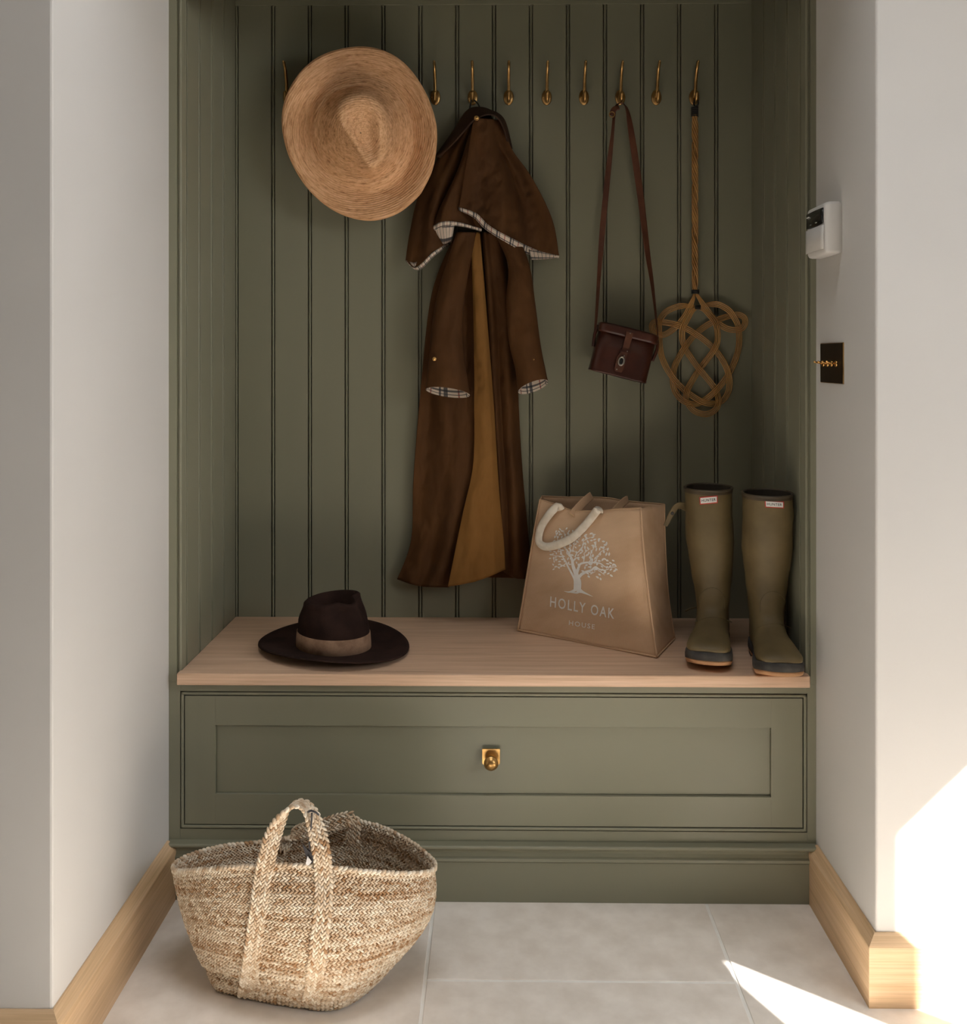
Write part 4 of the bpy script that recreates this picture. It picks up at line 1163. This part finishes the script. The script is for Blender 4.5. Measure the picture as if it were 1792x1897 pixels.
def boot(lab, toe, fdir, lean, fwd, mark, name_px, grp):
    fdir = Vector((*fdir, 0)).normalized()
    side = Vector((fdir.y, -fdir.x, 0))                 # to the boot's right hand when facing forward
    heel = Vector((toe[0], toe[1], ZB)) - fdir * 0.288 * FS
    t = thing('rubber_boot', lab, 'boot', heel + fdir * 0.12, grp)
    rt = catmull([(a[0], a[1], b[0], b[1], w, e) for a, b, w, e in RT], 60)
    def spring(f_): return 0.013 * sstep(0.20, 0.290, f_) ** 1.3
    def ptc(f_, z_, s_, sp=0): return heel + fdir * (f_ * FS + fwd * sstep(0.10, 0.385, z_)) + Vector((0, 0, z_ + sp * spring(f_))) + side * (s_ + lean * sstep(0.08, 0.385, z_))
    rings, n = [], 40
    for (fa, za, fb, zb, w, e) in rt:
        ring = []
        for k in range(n):
            a = 2 * math.pi * k / n
            c, s = math.cos(a), math.sin(a)
            c2, s2 = math.copysign(abs(c) ** (2 / e), c), math.copysign(abs(s) ** (2 / e), s)
            m = 0.5 + 0.5 * c2
            wr = 0.0008 * math.sin(a * 3 + za * 60) + 0.0006 * math.sin(za * 150 + a)
            ring.append(ptc(fb + (fa - fb) * m, zb + (za - zb) * m, w * s2 + wr, 1 if zb < 0.06 else 0))
        rings.append(ring)
    up = loft('upper', rings, MAT['rubber'], t, True, True, False, True, True)
    tr = bvh_of(up)
    # dark inside and rolled rim
    tube('rim', [p + (p - sum(rings[0], Vector()) / n).normalized() * 0.0006 for p in rings[0]], 0.0030, MAT['rubber_rim'], t, 8, True)
    band = [[p + (p - sum(r_, Vector()) / n).normalized() * 0.0012 for p in r_] for r_ in (rings[0], rings[1], rings[2])]
    loft('rim_band', [[a.lerp(b, 0.0) for a, b in zip(band[0], band[1])], [a.lerp(b, 0.42) for a, b in zip(band[0], band[1])]], MAT['rubber_rim'], t, True, True, False, False, True)
    c0 = sum(rings[7], Vector()) / n
    loft('lining', [[p.lerp(sum(r_, Vector()) / n, 0.06) for p in r_] for r_ in rings[0:9]], MAT['boot_inside'], t, True, True, False, True, False)
    # sole outline
    def outline(g, n2=44):
        o_ = []
        key = [(0.0, 0.0), (0.012, 0.022), (0.035, 0.034), (0.075, 0.036), (0.115, 0.035), (0.155, 0.041), (0.20, 0.0475), (0.24, 0.0478), (0.268, 0.041), (0.284, 0.024), (0.288, 0.0)]
        pr = catmull(key, n2)
        full = [(a, b) for a, b in pr] + [(a, -b) for a, b in pr[1:-1][::-1]]
        for a, b in full:
            ca = (a - 0.144) * (1 + g / 0.144) + 0.144
            o_.append((ca, b * (1 + g / 0.045)))
        return o_
    def layer(nm, z0, z1, g0, g1, mat):
        r0, r1, rm = outline(g0), outline(g1), outline((g0 + g1) / 2 + 0.0008)
        L_ = [[ptc(a, z0 + spring(a), b) for a, b in r0], [ptc(a, (z0 + z1) / 2 + spring(a), b) for a, b in rm], [ptc(a, z1 + spring(a), b) for a, b in r1]]
        return loft(nm, L_, mat, t, True, True, True, True, True)
    layer('foxing', 0.014, 0.0325, 0.0036, 0.0026, MAT['rubber_dark'])
    layer('sole', 0.0042, 0.0140, 0.0005, 0.0030, MAT['sole'])
    heelb = [(a, b) for a, b in outline(0.001) if a < 0.082]
    hb = [ptc(a, 0.0, b) for a, b in heelb]; ht = [ptc(a, 0.010, b) for a, b in heelb]
    loft('heel', [hb, ht], MAT['rubber_dark'], t, False, True, True, True, True)
    # raised instep line
    arc = []
    cx_, cy_ = name_px['arch']
    for k in range(17):
        a = math.pi * k / 16
        arc.append(on_surface(tr, cx_ - 24 * math.cos(a), cy_ - 26 * math.sin(a) + (10 if 0 < k < 16 else 22), 0.0002))
    tube('instep_line', catmull(arc, 34), 0.0011, MAT['rubber'], t, 6)
    arc = [on_surface(tr, name_px['vamp'][0] + d * 34, name_px['vamp'][1] - 10 * math.cos(d * 1.5), 0.0002) for d in np.linspace(-1, 1, 17)]
    tube('vamp_line', catmull(arc, 30), 0.0011, MAT['rubber'], t, 6)
    # woven-style badge
    (x0, y0), (x1, y1), (x2, y2), (x3, y3) = mark          # tl, tr, br, bl
    def bp(u, v, l): return on_surface(tr, lerp(lerp(x0, x1, u), lerp(x3, x2, u), v), lerp(lerp(y0, y1, u), lerp(y3, y2, u), v), l)
    def patch(nm, u0, u1, v0, v1, l, mat):
        V_ = [bp(lerp(u0, u1, i / 8), lerp(v0, v1, j / 3), l) for j in range(4) for i in range(9)]
        return mesh(nm, V_, grid_faces(4, 9, False, 0, True), mat, bd)
    bd = None
    V_ = [bp(i / 8, j / 3, 0.0012) for j in range(4) for i in range(9)]
    bd = tag(mesh('badge', V_, grid_faces(4, 9, False, 0, True), MAT['red'], t), 'white badge with red border reading HUNTER')
    patch('badge_face', 0.05, 0.95, 0.13, 0.87, 0.0018, MAT['white_print'])
    def bq(x, y): return (lerp(lerp(x0, x1, x), lerp(x3, x2, x), 1 - y), lerp(lerp(y0, y1, x), lerp(y3, y2, x), 1 - y))
    v, f = text_mesh('HUNTER', 1.15)
    mesh('badge_lettering', [on_surface(tr, *bq(0.11 + 0.78 * x, 0.32 + 0.36 * y), 0.0024) for x, y in v], f, MAT['ink'], bd)
    return t, ptc, tr
b1, pt1, tr1 = boot('olive rubber boot standing nearest the tote bag, badge under its rim', (0.468, 2.092), (-0.287, -0.958), 0.010, 0.010,
                    [(1296, 921), (1330, 918), (1330, 932), (1297, 935)], dict(arch=(1319, 1105), vamp=(1322, 1153)), 'pair of olive rubber boots on the bench')
b2, pt2, tr2 = boot('olive rubber boot in the right corner with its toe over the bench edge', (0.6140, 2.018), (-0.10, -0.995), 0.004, 0.034,
                    [(1417, 927), (1453, 929), (1453, 942), (1418, 940)], dict(arch=(1432, 1112), vamp=(1434, 1165)), 'pair of olive rubber boots on the bench')
# adjuster strap of the near boot
strap_ribbon('adjuster_strap', [(1280, 944, 2.300, 0.022, 30), (1266, 937, 2.290, 0.021, 25), (1254, 938, 2.285, 0.016, 15), (1245, 950, 2.285, 0.014, 10), (1238, 964, 2.288, 0.013, 10), (1233, 974, 2.292, 0.011, 10)], MAT['rubber'], b1, 0.003, 30)
Ms = Matrix.Translation(PY(1246, 951, 2.2835)) @ Matrix.Rotation(R(90), 4, 'X')
lathe('strap_buckle', [(0.0002, 0), (0.0042, 0), (0.0042, 0.0012), (0.003, 0.0018), (0.0002, 0.0018)], Ms, MAT['rubber_dark'], b1, 14)
tube('spur_rest', catmull([PY(1296, 1125, 2.32), PY(1281, 1127, 2.315), PY(1270, 1132, 2.315)], 10), 0.0022, MAT['rubber'], b1, 7)
strap_ribbon('adjuster_strap', [(1466, 938, 2.150, 0.016, 50), (1468, 954, 2.148, 0.016, 50), (1466, 970, 2.148, 0.014, 50)], MAT['rubber'], b2, 0.003, 14)
# ================================================================== jute basket on the floor
bc = PZ(545, 1790, 0.0)
bas = thing('jute_basket', 'braided natural jute basket with two long handles on the stone floor', 'basket', (bc.x, bc.y, 0))
rim_px = [(320, 1607, 1.835), (335, 1615, 1.79), (377, 1612, 1.745), (430, 1608, 1.715), (500, 1604, 1.70), (560, 1604, 1.70), (620, 1609, 1.705), (685, 1616, 1.72), (749, 1619, 1.75), (795, 1616, 1.79), (807, 1605, 1.83), (797, 1589, 1.865),
          (765, 1563, 1.905), (717, 1537, 1.945), (660, 1523, 1.970), (604, 1540, 1.985), (526, 1554, 1.985), (470, 1562, 1.975), (420, 1567, 1.950), (368, 1579, 1.91), (333, 1594, 1.87)]
bot_px = [(400, 1818), (404, 1834), (435, 1842), (480, 1852), (530, 1861), (580, 1868), (618, 1869), (648, 1858), (680, 1836), (700, 1812), (704, 1790), (696, 1770), (672, 1752), (640, 1744), (590, 1740), (530, 1741), (480, 1748), (440, 1762), (415, 1782), (404, 1802), (400, 1812)]
NPH = 360
RIM = catmull([tuple(PY(*p)) for p in rim_px], NPH, True)
BOT = catmull([tuple(PZ(a, b, 0.004)) for a, b in bot_px], NPH, True)
NROW = 31
cen_b, cen_r = BOT.mean(0), RIM.mean(0)
def basket_surface(t):
    """t = 0 floor .. 1 rim, (NPH,3)"""
    P = BOT * (1 - t) + RIM * t
    out = P - (cen_b * (1 - t) + cen_r * t)
    out[:, 2] = 0
    nrm = out / np.maximum(1e-6, np.linalg.norm(out, axis=1))[:, None]
    ang = np.arctan2(out[:, 1], out[:, 0])
    right = 0.5 + 0.5 * np.cos(ang + 0.6)
    bul = (0.012 + 0.026 * right) * math.sin(math.pi * min(1.0, t * 1.05)) ** 0.9
    dent = 0.004 * np.sin(5 * ang + 3 * t) * math.sin(math.pi * t)
    P = P + nrm * (bul + dent)[:, None]
    P[:, 2] = np.maximum(P[:, 2] - 0.006 * math.sin(math.pi * min(1, t * 3)) * (t < 0.33) * np.maximum(0, np.sin(2 * ang + 1)) * 0, 0.004)
    # slumped crease low on the left front
    cr = np.exp(-((ang + 2.55) / 0.35) ** 2) * math.exp(-((t - 0.16) / 0.035) ** 2)
    return P - nrm * (0.012 * cr)[:, None]
ts = np.linspace(0, 1, NROW * 2 + 1)
SURF = [basket_surface(t) for t in ts]
core_m = jute_braid('jute gap backing', (0.20, 0.11, 0.05), (0.26, 0.15, 0.07), (0.30, 0.18, 0.09))  # added backing; shade between stitches put into its dark colour
core = loft('core', [[Vector(p) for p in r_] for r_ in SURF], core_m, bas, True, True, True, False, False)

SP_ST = [(-1.0, 0.0), (-0.55, 0.86), (0.0, 1.0), (0.55, 0.86), (1.0, 0.0)]
def spindles(nm, items, mat, parent, kind=None):
    """items: arrays pos, axis, normal, half-length, half-width, half-thick, tone -> one mesh of plump plait stitches"""
    pos, ax, nr, hl, hw_, ht, tone = [np.asarray(a, dtype=float) for a in items]
    n = len(pos)
    ax = ax / np.linalg.norm(ax, axis=1)[:, None]
    nr = nr - ax * (nr * ax).sum(1)[:, None]
    nr = nr / np.linalg.norm(nr, axis=1)[:, None]
    sd = np.cross(ax, nr)
    K = 6
    vs_, tmpl = [], []
    vs_.append(pos - ax * hl[:, None])
    for s, r_ in SP_ST[1:-1]:
        for k in range(K):
            a = 2 * math.pi * k / K
            vs_.append(pos + ax * (hl * s)[:, None] + sd * (hw_ * r_ * math.cos(a))[:, None] + nr * (ht * r_ * math.sin(a))[:, None])
    vs_.append(pos + ax * hl[:, None])
    V = np.stack(vs_, axis=1)                      # n, m, 3
    m = V.shape[1]
    F = []
    for k in range(K): F.append((0, 1 + (k + 1) % K, 1 + k))
    for r_ in range(2):
        for k in range(K):
            a, b = 1 + r_ * K + k, 1 + r_ * K + (k + 1) % K
            F.append((a, b, b + K)); F.append((a, b + K, a + K))
    for k in range(K): F.append((m - 1, m - 1 - K + k, m - 1 - K + (k + 1) % K))
    F = np.array(F)
    faces = (F[None] + (np.arange(n) * m)[:, None, None]).reshape(-1, 3)
    og = ORG[parent.name]
    V = V.reshape(-1, 3) - np.array(og)
    me = bpy.data.meshes.new(nm)
    me.vertices.add(len(V)); me.vertices.foreach_set('co', V.ravel().astype(np.float32))
    me.loops.add(faces.size); me.loops.foreach_set('vertex_index', faces.ravel().astype(np.int32))
    me.polygons.add(len(faces)); me.polygons.foreach_set('loop_start', np.arange(0, faces.size, 3, dtype=np.int32))
    me.update(calc_edges=True)
    me.polygons.foreach_set('use_smooth', np.ones(len(faces), dtype=bool))
    at = me.attributes.new('tone', 'FLOAT', 'POINT')
    at.data.foreach_set('value', np.repeat(tone, m).astype(np.float32))
    me.materials.append(mat)
    o = bpy.data.objects.new(nm, me)
    COL.objects.link(o)
    o.parent = parent
    ORG[o.name] = og
    if kind: o['kind'] = kind
    return o

nrg = np.random.default_rng(5)
acc = [[] for _ in range(7)]
def row_on(cur_lo, cur_hi, tilt_sign, tone_row, pitch, phase):
    P = (cur_lo + cur_hi) / 2
    up = cur_hi - cur_lo
    L_ = np.concatenate([[0], np.cumsum(np.linalg.norm(np.diff(np.vstack([P, P[:1]]), axis=0), axis=1))])
    n = max(20, int(L_[-1] / pitch))
    q = (np.arange(n) + phase) / n * L_[-1]
    Pc = np.vstack([P, P[:1]]); Uc = np.vstack([up, up[:1]])
    f = lambda A, x: np.stack([np.interp(x, L_, A[:, k]) for k in range(3)], 1)
    p = f(Pc, q % L_[-1]); tn = f(Pc, (q + 0.002) % L_[-1]) - f(Pc, (q - 0.002) % L_[-1])
    tn /= np.linalg.norm(tn, axis=1)[:, None]
    u = f(Uc, q % L_[-1]); h = np.linalg.norm(u, axis=1)
    un = u / h[:, None]
    nr = np.cross(tn, un)
    a = tilt_sign * R(33)
    ax = tn * math.cos(a) + un * math.sin(a) + nrg.normal(0, 0.09, (n, 3))
    acc[0].append(p + nr * nrg.normal(0, 0.0005, (n, 1))); acc[1].append(ax); acc[2].append(nr)
    acc[3].append(np.full(n, pitch * 0.80) * nrg.uniform(0.9, 1.12, n)); acc[4].append(h * 0.50 * nrg.uniform(0.85, 1.1, n)); acc[5].append(np.full(n, 0.0041)); 
    th = np.arange(n) / n * 2 * math.pi
    acc[6].append(np.clip(tone_row + 0.10 * np.sin(3 * th + tone_row * 40) + nrg.normal(0, 0.17, n), 0.02, 0.95))
for i in range(NROW):
    tr_ = float(np.clip(0.43 + 0.07 * math.sin(i * 0.9) + 0.07 * nrg.normal(), 0.22, 0.62))
    if i in (3, 9, 10): tr_ -= 0.09
    row_on(SURF[2 * i], SURF[2 * i + 1], 1, tr_, 0.0076, 0.0)
    row_on(SURF[2 * i + 1], SURF[2 * i + 2], -1, tr_, 0.0076, 0.5)
spindles('braided_body', [np.concatenate(a) for a in acc], MAT['jute'], bas, 'stuff')
acc = [[] for _ in range(7)]
rimU = RIM + np.array([0, 0, 0.005])
row_on(RIM - np.array([0, 0, 0.003]), rimU, 1, 0.5, 0.009, 0.25)
spindles('braided_rim', [np.concatenate(a) for a in acc], MAT['jute'], bas, 'stuff')

btree = bvh_of(core)
def braided_strap(nm, pts, width, n_rows=6, pitch=0.0088, tone0=0.45):
    """pts: list of (Vector centre, width direction Vector)"""
    n0 = len(pts)
    A = catmull([(*p, *w) for p, w in pts], 160)
    C_, W_ = A[:, :3], A[:, 3:]
    W_ = W_ / np.linalg.norm(W_, axis=1)[:, None]
    L_ = np.concatenate([[0], np.cumsum(np.linalg.norm(np.diff(C_, axis=0), axis=1))])
    n = int(L_[-1] / pitch)
    it = [[] for _ in range(7)]
    for r_ in range(n_rows):
        q = (np.arange(n) + (0.5 if r_ % 2 else 0.0)) / n * L_[-1]
        f = lambda X, x: np.stack([np.interp(np.clip(x, 0, L_[-1]), L_, X[:, k]) for k in range(3)], 1)
        tn = f(C_, q + 0.003) - f(C_, q - 0.003); tn /= np.linalg.norm(tn, axis=1)[:, None]
        w = f(W_, q); w = w - tn * (w * tn).sum(1)[:, None]; w /= np.linalg.norm(w, axis=1)[:, None]
        p = f(C_, q) + w * ((r_ + 0.5) / n_rows - 0.5) * width
        a = R(30) * (1 if r_ % 2 else -1)
        it[0].append(p); it[1].append(tn * math.cos(a) + w * math.sin(a) + nrg.normal(0, 0.08, (n, 3))); it[2].append(np.cross(tn, w))
        it[3].append(np.full(n, pitch * 0.82)); it[4].append(np.full(n, width / n_rows * 0.58)); it[5].append(np.full(n, 0.0042)); it[6].append(np.clip(tone0 + nrg.normal(0, 0.17, n), 0.05, 0.95))
    return spindles(nm, [np.concatenate(a) for a in it], MAT['jute'], bas, 'stuff')
X_ = Vector((1, 0, 0))
def surf(px_, py_): return on_surface(btree, px_, py_, 0.0065, 1.74)
leg_l = [(surf(456, 1846), X_), (surf(463, 1800), X_), (surf(471, 1741), X_), (surf(480, 1680), X_), (surf(487, 1625), X_)]
leg_r = [(surf(600, 1625), X_), (surf(599, 1680), X_), (surf(592, 1741), X_), (surf(586, 1790), X_), (surf(576, 1858), X_)]
arch = [(PY(496, 1585, 1.690), Vector((0.97, 0.2, 0))), (PY(507, 1545, 1.694), Vector((0.85, 0.5, 0.1))), (PY(523, 1512, 1.70), Vector((0.55, 0.8, 0.15))), (PY(543, 1492, 1.706), Vector((0.28, 0.95, 0.0))), (PY(561, 1490, 1.708), Vector((0.28, 0.95, -0.05))),
        (PY(576, 1506, 1.704), Vector((0.55, 0.8, -0.1))), (PY(588, 1542, 1.698), Vector((0.88, 0.45, 0))), (PY(596, 1580, 1.692), Vector((1, 0.1, 0)))]
tag(braided_strap('front_handle', leg_l + arch + leg_r, 0.031), 'braided jute handle arched above the front rim')
bk_ = [(PY(522, 1575, 1.975), Vector((1, 0, 0.1))), (PY(532, 1556, 1.978), Vector((0.9, 0.3, 0.2))), (PY(548, 1544, 1.97), Vector((0.35, 0.3, 1))), (PY(572, 1536, 1.955), Vector((0, 0.4, 1))), (PY(600, 1530, 1.945), Vector((-0.2, 0.4, 1))), (PY(632, 1520, 1.940), Vector((-0.35, 0.4, 1))), (PY(652, 1518, 1.935), Vector((0.2, 0.5, 0.8))), (PY(655, 1534, 1.94), Vector((1, 0.2, 0.3))), (PY(652, 1560, 1.95), Vector((1, 0, 0)))]
tag(braided_strap('back_handle', bk_, 0.028, 6, 0.0095, 0.40), 'braided jute handle folded down at the back rim')
# black ribbon tie and swing tag on the front handle
tp_ = [PY(578, 1506, 1.688), PY(577, 1525, 1.690), PY(574, 1560, 1.697), PY(572, 1582, 1.70)]
tube('tag_ribbon', catmull(tp_, 14), 0.0016, MAT['tag_black'], bas, 6)
tb = catmull([PY(571, 1504, 1.694), PY(577, 1502, 1.684), PY(585, 1505, 1.682), PY(590, 1509, 1.694)], 12)
tube('ribbon_knot', tb, 0.0020, MAT['tag_black'], bas, 6)
V_ = [PY(560, 1562, 1.700), PY(572, 1576, 1.697), PY(581, 1583, 1.697), PY(580, 1598, 1.699), PY(571, 1603, 1.702), PY(568, 1590, 1.702)]
solidify(mesh('swing_tag', V_, [(0, 1, 2, 3, 4, 5)], MAT['tag_black'], bas), 0.001)
V_ = [PY(570, 1586, 1.695), PY(578, 1596, 1.696), PY(572, 1603, 1.698), PY(566, 1603, 1.698)]
solidify(mesh('swing_tag_face', V_, [(0, 1, 2, 3)], MAT['tag_white'], bas), 0.0008)

# ================================================================== alarm keypad on the right reveal
KX = XR - 0.034
ky0, ky1 = PX(1560, 420, XR).y - 0.004, PX(1495, 430, KX).y
kz0, kz1 = 1.4165, 1.5235
kp = thing('alarm_keypad', 'white wall-mounted alarm keypad with black screen on the right reveal', 'keypad', (XR, (ky0 + ky1) / 2, kz0))
def key_ring(x, inset, bow):
    o_ = []
    y0, y1, z0, z1 = ky0 + inset, ky1 - inset, kz0 + inset, kz1 - inset
    r_ = 0.007
    for cx_, cz_, a0 in ((y1 - r_, z1 - r_, 0), (y0 + r_, z1 - r_, 90), (y0 + r_, z0 + r_, 180), (y1 - r_, z0 + r_, 270)):
        for k in range(6):
            a = R(a0 + 18 * k)
            yy, zz = cx_ + r_ * math.cos(a), cz_ + r_ * math.sin(a)
            o_.append(Vector((x - bow * (1 - ((yy - (ky0 + ky1) / 2) / 0.062) ** 2), yy, zz)))
    return o_
loft('body', [key_ring(XR, 0.002, 0), key_ring(XR - 0.004, 0.002, 0), key_ring(XR - 0.005, 0.0, 0), key_ring(XR - 0.024, 0.0, 0), key_ring(XR - 0.030, 0.0015, 0.002), key_ring(XR - 0.033, 0.005, 0.003), key_ring(XR - 0.034, 0.012, 0.003)], MAT['plastic'], kp, True, True, True, True, True)
def face_patch(nm, y0, y1, za, zb, x, mat, bow=0.003, skew=0.0):
    V_ = []
    for j in range(2):
        for i in range(9):
            yy = lerp(y0, y1, i / 8)
            zz = (za + skew * math.sin(math.pi * i / 8)) if j == 0 else zb
            V_.append(Vector((x - bow * (1 - ((yy - (ky0 + ky1) / 2) / 0.062) ** 2), yy, zz)))
    o = mesh(nm, V_, grid_faces(2, 9), mat, kp, True)
    solidify(o, 0.0022, 0)
    return o
scr = face_patch('screen', ky0 + 0.010, ky1 - 0.006, kz0 + 0.064, kz1 - 0.012, KX - 0.0010, MAT['black_glass'], skew=-0.004)
face_patch('flap', ky0 + 0.006, ky1 - 0.004, kz0 + 0.010, kz0 + 0.0595, KX - 0.0022, MAT['plastic'], skew=0.0)
face_patch('screen_mark', ky1 - 0.030, ky1 - 0.012, kz0 + 0.0855, kz0 + 0.0880, KX - 0.0024, MAT['tag_white'])
for yy in (ky0 + 0.040, ky0 + 0.075):
    face_patch('screen_icon', yy, yy + 0.007, kz0 + 0.0675, kz0 + 0.0695, KX - 0.0024, MAT['steel'])

# ================================================================== toggle light switch
sy0, sy1 = PX(1561, 680, XR - 0.003).y, 2.062
sz0, sz1 = 1.1500, 1.2325
sw = thing('light_switch', 'dark bronze switch plate with four brass toggles on the right reveal', 'light switch', (XR, (sy0 + sy1) / 2, sz0))
box('plate', XR - 0.0035, XR, sy0, sy1, sz0, sz1, MAT['bronze'], sw, 0.0008, 2)
box('plate_edge', XR - 0.0022, XR, sy0 - 0.0012, sy1 + 0.0012, sz0 - 0.0012, sz1 + 0.0012, MAT['brass'], sw)
for q in (1527, 1534.5, 1542, 1550.5):
    c = PX(q, 674, XR - 0.0035)
    Mt = Matrix.Translation(c) @ Matrix.Rotation(R(-90), 4, 'Y')
    tg = lathe('toggle', [(0.0005, 0), (0.0068, 0), (0.0068, 0.0020), (0.0056, 0.0034), (0.0030, 0.0040), (0.0005, 0.0042)], Mt, MAT['brass_bright'], sw, 18)
    P_ = [c + Vector((-0.003, 0, 0)), c + Vector((-0.010, 0, 0.0015)), c + Vector((-0.018, 0, 0.0035)), c + Vector((-0.0215, 0, 0.0045)), c + Vector((-0.0225, 0, 0.0047))]
    tube('lever', P_, [0.0014, 0.0016, 0.0021, 0.0021, 0.0010], MAT['brass_bright'], tg, 10)
